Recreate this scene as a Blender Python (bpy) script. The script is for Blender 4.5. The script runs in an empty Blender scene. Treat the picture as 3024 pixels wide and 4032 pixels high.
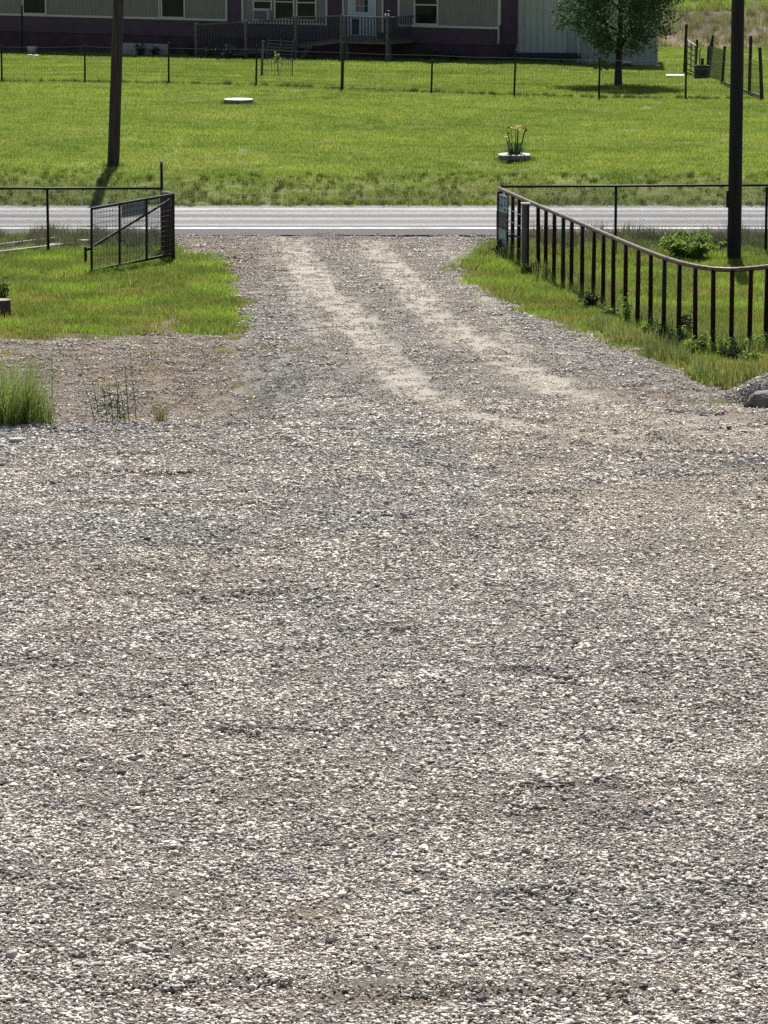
import bpy, bmesh, math, random
import numpy as np
from mathutils import Vector, Matrix

SC = bpy.context.scene
COL = SC.collection
rng = np.random.default_rng(7)
random.seed(7)
RAD = math.radians

# ------------------------------------------------------------------ camera
F_PX, CX, CY, CAM_H = 13450.0, 1512.0, 2016.0, 7.0      # focal length in photo pixels, photo centre, eye height
PITCH = math.atan(2476.0 / F_PX)
cam_d = bpy.data.cameras.new('camera')
cam_d.sensor_fit = 'VERTICAL'; cam_d.sensor_height = 36.0
cam_d.lens = 36.0 * F_PX / 4032.0
cam_d.clip_start = 0.5; cam_d.clip_end = 3000.0
cam = bpy.data.objects.new('camera', cam_d); COL.objects.link(cam)
cam.location = (0, 0, CAM_H); cam.rotation_euler = (math.pi / 2 - PITCH, 0, 0)
SC.camera = cam

# ------------------------------------------------------------------ light
SUN_EL, SUN_AZ = RAD(52), RAD(3.0)                       # the sun stands behind the house, almost straight ahead
w = bpy.data.worlds.new('World'); SC.world = w; w.use_nodes = True
nt = w.node_tree
sky = nt.nodes.new('ShaderNodeTexSky'); sky.sky_type = 'NISHITA'; sky.sun_disc = False
sky.sun_elevation = SUN_EL; sky.sun_rotation = SUN_AZ; sky.air_density = 1.0; sky.dust_density = 1.5
nt.links.new(sky.outputs[0], nt.nodes['Background'].inputs[0])
nt.nodes['Background'].inputs[1].default_value = 0.055
sl = bpy.data.lights.new('sun', 'SUN'); sl.energy = 5.0; sl.angle = RAD(0.53); sl.color = (1.0, 0.965, 0.91)
sun = bpy.data.objects.new('sun', sl); COL.objects.link(sun)
sun.rotation_euler = (-(math.pi / 2 - SUN_EL), 0, -SUN_AZ)
sun.location = (0, 60, 60)
vs = SC.view_settings
vs.view_transform = 'Standard'; vs.look = 'None'; vs.exposure = 0.66; vs.gamma = 1.0
try: vs.use_curve_mapping = False
except Exception: pass
SC.cycles.use_denoising = False
SC.cycles.max_bounces = 8; SC.cycles.transparent_max_bounces = 8

# ------------------------------------------------------------------ small maths
def sm(a, b, x):
    t = np.clip((np.asarray(x, float) - a) / (b - a), 0, 1); return t * t * (3 - 2 * t)
_w = [(rng.uniform(0, 2 * math.pi), rng.uniform(0, 2 * math.pi)) for _ in range(60)]
def wav(x, y, wl, seed=0, n=6):
    """smooth noise in -1..1 of about the wavelength wl"""
    s = 0
    for i in range(n):
        a, ph = _w[(seed * 7 + i) % 60]; k = 2 * math.pi / (wl * (0.7 + 0.23 * i))
        s = s + np.sin(k * (math.cos(a) * x + math.sin(a) * y) + ph + 1.3 * np.sin(k * 0.6 * (math.sin(a) * x - math.cos(a) * y) + ph * 2))
    return s / n * 1.7

def hz(x, y):
    """height of the land"""
    x = np.asarray(x, float); y = np.asarray(y, float)
    z = 0 * x
    left = sm(-1.0, -2.6, x)
    z = z - 0.36 * left * sm(44.55, 44.95, y) * (1 - sm(47.5, 53.0, y))           # the pad ends in a small step
    z = z - 0.16 * sm(2.6, 3.8, x) * sm(45.4, 46.6, y) * (1 - sm(47.2, 49.0, y))  # washed-out dip on the right
    yard = 1 - sm(64, 67, y)
    z = z + yard * (0.020 * wav(x * .6, y, 2.3, 1) + 0.010 * wav(x * .7, y, 0.8, 2))
    for (ry, rx0, rx1, a) in ((21.30, -1.9, -.5, 0.04), (21.12, -.3, 1.9, 0.06), (24.6, -1.2, 0.4, 0.02), (39.5, 1.2, 2.4, 0.03), (38.7, -2.9, -1.5, 0.035), (44.2, -1.0, -0.45, 0.05), (30.3, 0.6, 1.6, 0.03), (40.8, -3.4, -2.3, .04), (37.2, .2, 1.0, .035), (33.5, -2.2, -1.0, .03), (28.0, -1.5, -.5, .03), (26.2, 1.0, 2.2, .03), (23.4, .4, 1.3, .03), (43.3, 2.6, 3.8, .05)):
        z = z + a * np.exp(-((y - ry) / 0.16) ** 2) * sm(rx0 - .3, rx0 + .3, x) * (1 - sm(rx1 - .3, rx1 + .3, x))
    for t in RUTS:
        q = seg_dist(t, x, y); z = z - 0.030 * (1 - sm(.15, .42, q)) + 0.022 * np.exp(-((q - .55) / .14) ** 2) * sm(68.5, 66, y)
    z = z - 0.12 * sm(69.5, 76.5, y)                                            # road falls away from the yard
    z = z + 0.42 * sm(76.4, 79.6, y)                                            # bank up to the lawn
    z = z + sm(78, 80, y) * (1 - sm(118, 130, y)) * (0.05 * wav(x, y, 11, 3))
    z = z - 0.20 * sm(112, 140, y) * sm(3, -14, x)
    z = z - 0.22 * sm(5, 10, x) * sm(116, 127, y) * (1 - sm(134, 142, y))
    z = z + 0.20 * np.maximum(0, np.minimum(y, 230) - 143.0) * sm(4, 9, x) + sm(143, 150, y) * sm(4, 9, x) * 0.25 * wav(x, y, 5, 4)
    z = z + 0.20 * np.maximum(0, np.minimum(y, 230) - 160.0) * (1 - sm(4, 9, x))
    return z
def h1(x, y): return float(hz(x, y))
RUTS = []                                                  # filled once the driven lines are laid out

CP, SP = math.cos(PITCH), math.sin(PITCH)
def ray(px, py):
    a, b = px - CX, py - CY
    return Vector((a, F_PX * CP - b * SP, -F_PX * SP - b * CP))
def at_y(px, py, Y):
    d = ray(px, py); t = Y / d.y; return Vector((d.x * t, Y, CAM_H + d.z * t))
def at_z(px, py, Z):
    d = ray(px, py); t = (Z - CAM_H) / d.z; return Vector((d.x * t, d.y * t, Z))
def G(px, py):
    p = at_z(px, py, 0.1)
    for _ in range(12): p = at_z(px, py, h1(p.x, p.y))
    return p
def Gd(x, y): return G(x * 1.8228, y * 1.8228)            # the same from a 1659-wide copy of the photograph

def inside(poly, x, y):
    x = np.asarray(x, float); y = np.asarray(y, float); c = np.zeros(x.shape, bool); n = len(poly)
    for i in range(n):
        x0, y0 = poly[i]; x1, y1 = poly[(i + 1) % n]
        if y0 == y1: continue
        c ^= ((y0 > y) != (y1 > y)) & (x < (x1 - x0) * (y - y0) / (y1 - y0) + x0)
    return c
def seg_dist(pts, x, y):
    d = np.full(np.shape(x), 1e9)
    for (ax, ay), (bx, by) in zip(pts[:-1], pts[1:]):
        vx, vy = bx - ax, by - ay; L = vx * vx + vy * vy
        t = np.clip(((x - ax) * vx + (y - ay) * vy) / L, 0, 1)
        d = np.minimum(d, np.hypot(x - ax - t * vx, y - ay - t * vy))
    return d

# ------------------------------------------------------------------ objects and tags
def tag(o, label=None, cat=None, group=None, kind=None):
    if label: o['label'] = label
    if cat: o['category'] = cat
    if group: o['group'] = group
    if kind: o['kind'] = kind
    return o
def empty(name, loc=(0, 0, 0), rz=0.0):
    o = bpy.data.objects.new(name, None); COL.objects.link(o)
    o.location = loc; o.rotation_euler = (0, 0, rz); o.empty_display_size = 0.3
    return o
def obj(name, mesh, mat=None, parent=None, loc=None):
    o = bpy.data.objects.new(name, mesh); COL.objects.link(o)
    if mat is not None and not mesh.materials: mesh.materials.append(mat)
    if parent is not None: o.parent = parent
    if loc is not None: o.location = loc
    return o
class MB:
    """collects shapes; build() makes ONE mesh object, in the frame of its parent thing"""
    def __init__(s): s.v = []; s.f = []; s.c = []
    def add(s, verts, faces):
        n = len(s.v); s.v += [tuple(p) for p in verts]; s.f += [tuple(i + n for i in f) for f in faces]; return s
    def box(s, x0, x1, y0, y1, z0, z1):
        v = [(x0, y0, z0), (x1, y0, z0), (x1, y1, z0), (x0, y1, z0), (x0, y0, z1), (x1, y0, z1), (x1, y1, z1), (x0, y1, z1)]
        return s.add(v, [(0, 3, 2, 1), (4, 5, 6, 7), (0, 1, 5, 4), (1, 2, 6, 5), (2, 3, 7, 6), (3, 0, 4, 7)])
    def hexa(s, b, t):
        return s.add(list(b) + list(t), [(0, 3, 2, 1), (4, 5, 6, 7), (0, 1, 5, 4), (1, 2, 6, 5), (2, 3, 7, 6), (3, 0, 4, 7)])
    def bar(s, p, q, wx, wy=None, up=(0, 0, 1)):
        p, q = Vector(p), Vector(q); wy = wy or wx; d = (q - p).normalized(); u = Vector(up)
        if abs(d.dot(u)) > 0.98: u = Vector((0, 1, 0))
        a = d.cross(u).normalized() * wx / 2; b = a.cross(d).normalized() * wy / 2
        return s.hexa([p - a - b, p + a - b, p + a + b, p - a + b], [q - a - b, q + a - b, q + a + b, q - a + b])
    def tube(s, pts, r, n=8, cap=True):
        pts = [Vector(p) for p in pts]; rs = r if isinstance(r, (list, tuple)) else [r] * len(pts)
        rings = []; n0 = len(s.v); prev = None
        for i, p in enumerate(pts):
            d = (pts[min(i + 1, len(pts) - 1)] - pts[max(i - 1, 0)]).normalized()
            u = prev if prev is not None else (Vector((0, 0, 1)) if abs(d.z) < 0.9 else Vector((1, 0, 0)))
            a = (u - d * u.dot(d)).normalized(); prev = a; b = d.cross(a)
            s.v += [tuple(p + (a * math.cos(2 * math.pi * k / n) + b * math.sin(2 * math.pi * k / n)) * rs[i]) for k in range(n)]
        for i in range(len(pts) - 1):
            for k in range(n):
                k2 = (k + 1) % n; s.f.append((n0 + i * n + k, n0 + i * n + k2, n0 + (i + 1) * n + k2, n0 + (i + 1) * n + k))
        if cap:
            s.f.append(tuple(n0 + k for k in reversed(range(n)))); s.f.append(tuple(n0 + (len(pts) - 1) * n + k for k in range(n)))
        return s
    def lathe(s, prof, n=32, wob=0.0):
        n0 = len(s.v); m = len(prof)
        for k in range(n):
            a = 2 * math.pi * k / n; q = 1 + wob * math.sin(3 * a + 1) + wob * math.sin(7 * a)
            s.v += [(r * q * math.cos(a), r * q * math.sin(a), z) for r, z in prof]
        for k in range(n):
            k2 = (k + 1) % n
            for i in range(m - 1): s.f.append((n0 + k * m + i, n0 + k2 * m + i, n0 + k2 * m + i + 1, n0 + k * m + i + 1))
        return s
    def mesh(s, name, off=(0, 0, 0), smooth=False):
        me = bpy.data.meshes.new(name)
        me.from_pydata([(a - off[0], b - off[1], c - off[2]) for a, b, c in s.v], [], s.f); me.update()
        if smooth: me.polygons.foreach_set('use_smooth', [True] * len(me.polygons))
        return me
    def build(s, name, mat, parent=None, off=(0, 0, 0), smooth=False, loc=None):
        return obj(name, s.mesh(name, off, smooth), mat, parent, loc)

# ------------------------------------------------------------------ materials
def mat(name, base, rough=0.8, var=0.0, scale=8.0, col2=None, bump=0.0, bscale=40.0, metal=0.0, spec=0.5, stretch=(1, 1, 1), detail=5.0, rvar=0.0):
    m = bpy.data.materials.new(name); m.use_nodes = True; t = m.node_tree; L = t.links
    b = t.nodes['Principled BSDF']; b.inputs['Roughness'].default_value = rough; b.inputs['Metallic'].default_value = metal
    b.inputs['Specular IOR Level'].default_value = spec
    b.inputs['Base Color'].default_value = (*base, 1)
    tc = t.nodes.new('ShaderNodeTexCoord'); mp = t.nodes.new('ShaderNodeMapping'); mp.inputs['Scale'].default_value = stretch
    L.new(tc.outputs['Object'], mp.inputs['Vector'])
    if var or col2:
        n = t.nodes.new('ShaderNodeTexNoise'); n.inputs['Scale'].default_value = scale; n.inputs['Detail'].default_value = detail; n.inputs['Roughness'].default_value = 0.65
        L.new(mp.outputs[0], n.inputs['Vector'])
        r = t.nodes.new('ShaderNodeValToRGB'); e = r.color_ramp.elements
        c2 = col2 if col2 else tuple(c * (1 - var) for c in base)
        e[0].position = 0.35; e[0].color = (*c2, 1); e[1].position = 0.65; e[1].color = (*[min(1, c * (1 + var * 0.5)) for c in base], 1)
        L.new(n.outputs['Fac'], r.inputs[0]); L.new(r.outputs[0], b.inputs['Base Color'])
        if rvar:
            mr = t.nodes.new('ShaderNodeMapRange'); mr.inputs['To Min'].default_value = rough - rvar; mr.inputs['To Max'].default_value = rough + rvar
            L.new(n.outputs['Fac'], mr.inputs['Value']); L.new(mr.outputs[0], b.inputs['Roughness'])
    if bump:
        n2 = t.nodes.new('ShaderNodeTexNoise'); n2.inputs['Scale'].default_value = bscale; n2.inputs['Detail'].default_value = 4
        L.new(mp.outputs[0], n2.inputs['Vector'])
        bp = t.nodes.new('ShaderNodeBump'); bp.inputs['Strength'].default_value = bump; bp.inputs['Distance'].default_value = 0.02
        L.new(n2.outputs['Fac'], bp.inputs['Height']); L.new(bp.outputs[0], b.inputs['Normal'])
    return m
def attr_mat(name, rough=0.9, transl=0.0, inst=True, geo=True, noise=0.0, nscale=30.0, bump=0.0, spec=0.3, bdist=0.01, speck=None):
    """colour from the 'col' attribute of the mesh times the 'tint' of the instance"""
    m = bpy.data.materials.new(name); m.use_nodes = True; t = m.node_tree; L = t.links
    b = t.nodes['Principled BSDF']; b.inputs['Roughness'].default_value = rough; b.inputs['Specular IOR Level'].default_value = spec
    a = t.nodes.new('ShaderNodeAttribute'); a.attribute_name = 'col'; out = a.outputs['Color']
    if inst:
        i = t.nodes.new('ShaderNodeAttribute'); i.attribute_type = 'INSTANCER'; i.attribute_name = 'tint'
        mx = t.nodes.new('ShaderNodeMix'); mx.data_type = 'RGBA'; mx.blend_type = 'MULTIPLY'; mx.inputs['Factor'].default_value = 1
        L.new(out, mx.inputs['A']); L.new(i.outputs['Color'], mx.inputs['B']); out = mx.outputs['Result']
    if noise:
        tc = t.nodes.new('ShaderNodeTexCoord')
        n = t.nodes.new('ShaderNodeTexNoise'); n.inputs['Scale'].default_value = nscale; n.inputs['Detail'].default_value = 6; n.inputs['Roughness'].default_value = 0.75
        L.new(tc.outputs['Object'], n.inputs['Vector'])
        mr = t.nodes.new('ShaderNodeMapRange'); mr.inputs['From Min'].default_value = 0.3; mr.inputs['From Max'].default_value = 0.7
        mr.inputs['To Min'].default_value = 1 - noise; mr.inputs['To Max'].default_value = 1 + noise
        L.new(n.outputs['Fac'], mr.inputs['Value'])
        mx = t.nodes.new('ShaderNodeMix'); mx.data_type = 'RGBA'; mx.blend_type = 'MULTIPLY'; mx.inputs['Factor'].default_value = 1
        L.new(out, mx.inputs['A']); L.new(mr.outputs[0], mx.inputs['B']); out = mx.outputs['Result']
        if bump:
            bp = t.nodes.new('ShaderNodeBump'); bp.inputs['Strength'].default_value = bump; bp.inputs['Distance'].default_value = bdist
            L.new(n.outputs['Fac'], bp.inputs['Height']); L.new(bp.outputs[0], b.inputs['Normal'])
    L.new(out, b.inputs['Base Color'])
    if transl:
        tr = t.nodes.new('ShaderNodeBsdfTranslucent'); L.new(out, tr.inputs['Color'])
        ms = t.nodes.new('ShaderNodeMixShader'); ms.inputs[0].default_value = transl
        L.new(b.outputs[0], ms.inputs[1]); L.new(tr.outputs[0], ms.inputs[2]); L.new(ms.outputs[0], t.nodes['Material Output'].inputs['Surface'])
    return m
def leaf_mat(name, c, c2, transl=0.45, rough=0.5):
    m = mat(name, c, rough, col2=c2, scale=3.0, spec=0.12 if rough > .8 else 0.3); t = m.node_tree; L = t.links
    b = t.nodes['Principled BSDF']; tr = t.nodes.new('ShaderNodeBsdfTranslucent')
    L.new(b.inputs['Base Color'].links[0].from_socket, tr.inputs['Color'])
    ms = t.nodes.new('ShaderNodeMixShader'); ms.inputs[0].default_value = transl
    L.new(b.outputs[0], ms.inputs[1]); L.new(tr.outputs[0], ms.inputs[2]); L.new(ms.outputs[0], t.nodes['Material Output'].inputs['Surface'])
    return m
M = {}
M['ground'] = attr_mat('ground_soil', 1.0, inst=False, noise=0.45, nscale=5.0, bump=0.7, spec=0.1, bdist=0.03)
M['fines'] = attr_mat('gravel_fines', 0.95, inst=False, noise=0.7, nscale=38.0, bump=1.0, spec=0.15, bdist=0.035)
M['stone'] = attr_mat('gravel_stone', 0.85, inst=True, noise=0.18, nscale=90.0, spec=0.35)
M['blade'] = attr_mat('grass_blade', 0.6, transl=0.55, inst=True, spec=0.25)
M['plain_blade'] = attr_mat('weed_blade', 0.6, transl=0.45, inst=False, spec=0.25)
M['pole'] = mat('pole_wood', (0.06, 0.042, 0.034), 0.85, var=0.6, scale=6, stretch=(3, 3, 0.25), bump=0.8, bscale=22)
M['pole_dark'] = mat('creosote_wood', (0.018, 0.014, 0.013), 0.8, var=0.6, scale=6, stretch=(3, 3, 0.25), bump=0.8, bscale=22)
M['black_metal'] = mat('black_painted_pipe', (0.012, 0.012, 0.014), 0.55, var=0.4, scale=10, spec=.3)
M['rust'] = mat('rusty_red_pipe', (0.042, 0.010, 0.008), 0.85, spec=.2, col2=(0.018, 0.007, 0.006), scale=7, bump=0.3, bscale=60)
M['rail'] = mat('worn_rail_pipe', (0.16, 0.12, 0.10), 0.5, col2=(0.075, 0.045, 0.038), scale=9, bump=0.3, bscale=70, metal=0.2)
M['wire'] = mat('galvanised_wire', (0.28, 0.29, 0.30), 0.5, metal=0.6)
M['dark_wire'] = mat('dull_wire', (0.10, 0.10, 0.10), 0.6, metal=0.4)
M['galv'] = mat('galvanised_tube', (0.45, 0.46, 0.46), 0.4, var=0.2, metal=0.5)
M['white'] = mat('white_paint', (0.66, 0.65, 0.60), 0.6, var=0.12, scale=6)
M['whitewash'] = mat('weathered_whitewash', (0.74, 0.73, 0.68), 0.75, col2=(0.40, 0.40, 0.37), scale=5, bump=0.3)
M['concrete'] = mat('concrete', (0.40, 0.39, 0.36), 0.9, var=0.3, scale=5, bump=0.4)
M['maroon'] = mat('maroon_siding', (0.10, 0.052, 0.085), 0.75, var=0.25, scale=2.0, bump=0.15, bscale=30)
M['skirt'] = mat('maroon_skirting', (0.08, 0.036, 0.052), 0.8, var=0.35, scale=2.0, bump=0.2)
M['siding'] = mat('taupe_panel_siding', (0.27, 0.25, 0.225), 0.8, var=0.22, scale=3.0, stretch=(6, 1, 0.4), bump=0.15)
M['trim'] = mat('cream_trim', (0.64, 0.60, 0.52), 0.6, var=0.08)
M['pane'] = mat('window_glass', (0.016, 0.022, 0.026), 0.12, var=0.7, scale=2.5, spec=.22)
M['curtain'] = mat('curtain_cloth', (0.30, 0.20, 0.17), 0.9, var=0.5, scale=9, stretch=(3, 1, 0.5))
M['door'] = mat('pale_blue_door', (0.46, 0.52, 0.55), 0.5, var=0.08)
M['shed'] = mat('grey_shed_metal', (0.54, 0.53, 0.48), 0.6, var=0.14, scale=1.2, stretch=(1, 1, 0.3), metal=0.1)
M['roof'] = mat('roof_shingle', (0.10, 0.09, 0.085), 0.9, var=0.3, scale=12, bump=0.4)
M['deck'] = mat('weathered_deck_wood', (0.15, 0.145, 0.13), 0.85, var=0.4, scale=5, stretch=(2, 2, 2), bump=0.3)
M['deck_dark'] = mat('weathered_baluster_wood', (0.075, 0.078, 0.078), 0.85, var=0.5, scale=1.7)
M['road_paint'] = mat('worn_road_paint', (.74, .73, .69), .8, col2=(.30, .295, .28), scale=2.2, detail=8)
M['stump'] = mat('stump_bark', (.11, .075, .05), .9, var=.5, scale=9, bump=.6)
M['cut_wood'] = mat('grey_cut_wood', (.30, .26, .19), .9, var=.4, scale=12)
M['boulder'] = mat('grey_boulder_stone', (.21, .20, .195), .9, col2=(.10, .095, .09), scale=6, bump=1.0, bscale=25)
M['dirty_white'] = mat('mud_stained_whitewash', (0.24, 0.24, 0.22), 0.85, col2=(0.12, 0.115, 0.10), scale=6, bump=.3)
M['mesh_grey'] = mat('dull_grey_strip', (0.20, 0.20, 0.19), 0.8, var=.3)
M['dark_wood'] = mat('dark_old_timber', (0.045, 0.035, 0.030), 0.85, var=0.5, scale=8, bump=0.4)
M['trough'] = mat('blue_black_staves', (0.030, 0.036, 0.046), 0.7, var=0.4, scale=6)
M['bark'] = mat('tree_bark', (0.045, 0.036, 0.030), 0.9, var=0.5, scale=10, stretch=(2, 2, 0.5), bump=0.6)
M['leaf'] = leaf_mat('tree_leaf', (0.12, 0.185, 0.08), (0.075, 0.13, 0.055), 0.42, .85)
M['shrub'] = leaf_mat('shrub_leaf', (0.06, 0.09, 0.04), (0.03, 0.055, 0.03), 0.3)
M['bright_leaf'] = leaf_mat('bright_weed_leaf', (0.27, 0.36, 0.085), (0.15, 0.24, 0.05), 0.5)
M['lily_leaf'] = leaf_mat('daylily_leaf', (0.085, 0.15, 0.045), (0.05, 0.10, 0.03), 0.45)
M['petal'] = leaf_mat('orange_petal', (0.65, 0.23, 0.05), (0.5, 0.14, 0.03), 0.4)
M['dry'] = leaf_mat('dry_stalk', (0.30, 0.25, 0.13), (0.18, 0.14, 0.07), 0.3)
M['sign_blue'] = mat('faded_blue_board', (0.34, 0.46, 0.47), 0.7, col2=(0.20, 0.29, 0.30), scale=7)
M['sign_worn'] = mat('bare_worn_board', (0.12, 0.125, 0.105), 0.8, col2=(0.07, 0.09, 0.07), scale=9)
M['ink'] = mat('sign_lettering', (0.015, 0.045, 0.055), 0.7)
M['plate'] = mat('grey_plate', (0.33, 0.36, 0.39), 0.6, var=0.2, scale=9)
M['plastic'] = mat('white_plastic', (0.72, 0.76, 0.78), 0.4, var=0.08)
M['red'] = mat('red_reflector', (0.5, 0.05, 0.04), 0.4)
M['rock_dark'] = mat('dark_rock', (0.10, 0.09, 0.085), 0.9, var=0.5, scale=9, bump=0.8, bscale=30)
M['rock_pale'] = mat('pale_rock', (0.40, 0.385, 0.36), 0.85, var=0.3, scale=9, bump=0.6, bscale=30)
M['soil'] = mat('potting_soil', (0.05, 0.035, 0.025), 1.0, var=0.4)
# asphalt: pale bands paint the glare on the polished wheel tracks into the colour
def asphalt():
    m = bpy.data.materials.new('worn_asphalt_glare'); m.use_nodes = True; t = m.node_tree; L = t.links
    b = t.nodes['Principled BSDF']; b.inputs['Roughness'].default_value = 0.9; b.inputs['Specular IOR Level'].default_value = 0.2
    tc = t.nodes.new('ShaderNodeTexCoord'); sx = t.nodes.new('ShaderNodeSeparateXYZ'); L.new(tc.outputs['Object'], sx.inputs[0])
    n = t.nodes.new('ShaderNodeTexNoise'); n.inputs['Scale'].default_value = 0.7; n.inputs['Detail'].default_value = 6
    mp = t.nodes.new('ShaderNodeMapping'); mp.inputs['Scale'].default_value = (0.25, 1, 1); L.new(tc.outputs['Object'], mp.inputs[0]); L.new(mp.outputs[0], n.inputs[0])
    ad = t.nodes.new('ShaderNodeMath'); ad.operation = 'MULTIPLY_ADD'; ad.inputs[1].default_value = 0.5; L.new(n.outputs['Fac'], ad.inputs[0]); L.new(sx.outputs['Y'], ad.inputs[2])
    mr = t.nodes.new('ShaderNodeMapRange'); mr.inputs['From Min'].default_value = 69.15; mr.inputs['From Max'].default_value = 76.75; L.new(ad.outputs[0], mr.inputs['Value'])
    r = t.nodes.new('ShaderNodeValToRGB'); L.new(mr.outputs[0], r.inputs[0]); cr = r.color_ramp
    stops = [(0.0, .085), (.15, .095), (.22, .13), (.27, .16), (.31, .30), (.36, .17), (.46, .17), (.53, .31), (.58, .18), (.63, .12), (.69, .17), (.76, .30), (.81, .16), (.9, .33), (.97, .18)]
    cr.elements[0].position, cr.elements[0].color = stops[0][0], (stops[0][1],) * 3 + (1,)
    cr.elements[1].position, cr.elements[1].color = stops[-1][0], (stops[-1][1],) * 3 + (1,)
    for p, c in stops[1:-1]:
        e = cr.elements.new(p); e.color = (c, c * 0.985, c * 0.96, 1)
    n2 = t.nodes.new('ShaderNodeTexNoise'); n2.inputs['Scale'].default_value = 14; n2.inputs['Detail'].default_value = 5; L.new(tc.outputs['Object'], n2.inputs[0])
    m2 = t.nodes.new('ShaderNodeMapRange'); m2.inputs['From Min'].default_value = .3; m2.inputs['From Max'].default_value = .7; m2.inputs['To Min'].default_value = .62; m2.inputs['To Max'].default_value = 1.35; L.new(n2.outputs['Fac'], m2.inputs['Value'])
    mx = t.nodes.new('ShaderNodeMix'); mx.data_type = 'RGBA'; mx.blend_type = 'MULTIPLY'; mx.inputs['Factor'].default_value = 1
    L.new(r.outputs[0], mx.inputs['A']); L.new(m2.outputs[0], mx.inputs['B']); L.new(mx.outputs['Result'], b.inputs['Base Color'])
    bp = t.nodes.new('ShaderNodeBump'); bp.inputs['Strength'].default_value = 0.6; bp.inputs['Distance'].default_value = 0.01; L.new(n2.outputs['Fac'], bp.inputs['Height']); L.new(bp.outputs[0], b.inputs['Normal'])
    return m
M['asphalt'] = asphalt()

def set_col(me, cols, name='col'):
    a = me.attributes.new(name, 'FLOAT_COLOR', 'POINT')
    c = np.ones((len(cols), 4), np.float32); c[:, :3] = cols; a.data.foreach_set('color', c.ravel())
def np_mesh(name, V, Fc):
    me = bpy.data.meshes.new(name); V = np.asarray(V, np.float32); Fc = np.asarray(Fc, np.int32); k = Fc.shape[1]
    me.vertices.add(len(V)); me.vertices.foreach_set('co', V.ravel())
    me.loops.add(Fc.size); me.loops.foreach_set('vertex_index', Fc.ravel())
    me.polygons.add(len(Fc)); me.polygons.foreach_set('loop_start', np.arange(0, Fc.size, k, dtype=np.int32))
    try: me.polygons.foreach_set('loop_total', np.full(len(Fc), k, np.int32))
    except Exception: pass
    me.update(calc_edges=True); me.validate(); return me
def grid(xs, ys, off, keep=None):
    X, Y = np.meshgrid(xs, ys); Z = hz(X, Y) + off
    V = np.stack([X.ravel(), Y.ravel(), Z.ravel()], 1); nx = len(xs)
    j, i = np.meshgrid(np.arange(len(ys) - 1), np.arange(nx - 1), indexing='ij'); a = (j * nx + i).ravel()
    Fc = np.stack([a, a + 1, a + 1 + nx, a + nx], 1)
    if keep is not None:
        c = V[Fc].mean(1); Fc = Fc[keep(c[:, 0], c[:, 1])]
        used = np.unique(Fc); mp = np.zeros(len(V), int); mp[used] = np.arange(len(used)); V = V[used]; Fc = mp[Fc]
    return V, Fc

# ------------------------------------------------------------------ lay of the land
def P2(pts): return [(p.x, p.y) for p in (Gd(*q) for q in pts)]
GRAVEL = P2([(372, 509), (378, 548), (440, 549), (495, 570), (500, 600), (490, 630), (525, 645), (515, 700), (532, 715), (525, 735), (400, 718), (250, 728), (100, 736), (0, 731)]) + \
    [(-14, 53.0), (-14, 12), (14, 12), (14, 46.6)] + \
    P2([(1659, 838), (1560, 838), (1500, 815), (1400, 765), (1300, 722), (1250, 712), (1150, 682), (1130, 665), (1080, 640), (1010, 600), (992, 568), (1050, 541), (1065, 512)])
def in_gravel(x, y): return inside(GRAVEL, x + 0.10 * wav(x, y, 0.9, 5), y + 0.18 * wav(x, y, 0.7, 6))
TRACKS = [P2(t) for t in ([(615, 516), (650, 560), (690, 620), (775, 690), (850, 790), (900, 850), (1000, 890), (1180, 925), (1420, 960)],
                          [(800, 520), (830, 560), (890, 620), (945, 690), (1010, 730), (1110, 790), (1200, 840), (1380, 890), (1659, 925)],
                          [(640, 590), (655, 660), (690, 740)], [(1000, 545), (1050, 640), (1130, 760)])]
WIDE = P2([(1020, 905), (1100, 1000), (1250, 1150), (1500, 1300)])
RUTS += TRACKS[:2]
PALE = P2([(1005, 900), (1330, 888), (1659, 905), (1800, 1000), (1800, 1330), (1500, 1260), (1250, 1160), (1060, 1060), (1000, 980)])
ARCS = [P2(t) for t in ([(690, 905), (860, 950), (985, 1010), (1010, 1070), (900, 1120), (700, 1140)], [(1150, 1055), (1300, 1040), (1450, 1020), (1659, 990)], [(200, 1065), (330, 1060), (420, 1075)])]
def dust(x, y):
    """how far fine pale dust shows between the stones: the driven lines"""
    d = np.zeros(np.shape(x)); wob = .06 * wav(x, y, 1.1, 4)
    for i, t in enumerate(TRACKS):
        wd = (0.44, 0.44, 0.28, 0.28)[i]; dd = seg_dist(t, x, y) + wob
        d = np.maximum(d, (1, 1, .7, .6)[i] * (1 - sm(wd * 0.55, wd * 1.25, dd)))
    d = d * np.clip(0.95 + 0.2 * wav(x, y, 4.5, 7), 0, 1)
    d = np.maximum(d, sm(45.5, 48.5, y) * sm(-2.9, -2.2, x) * np.clip(.22 + .22 * wav(x * 1.6, y * .35, 1.5, 9), 0, 1))
    soft = sum(inside(PALE, x + a, y + b).astype(float) for a, b in ((0, 0), (.5, 0), (-.5, 0), (0, 1.0), (0, -1.0), (.3, .7), (-.3, -.7), (.3, -.7), (-.3, .7))) / 9
    d = np.maximum(d, soft * (.55 + .25 * wav(x * .6, y, 2.2, 5)))
    for t in ARCS: d = d * sm(.1, .4, seg_dist(t, x, y) + wob)
    d = d + 0.2 * sm(0.1, 0.9, wav(x * .6, y, 3.5, 1)) * (y < 40)
    return np.clip(d, 0, 1)
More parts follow.
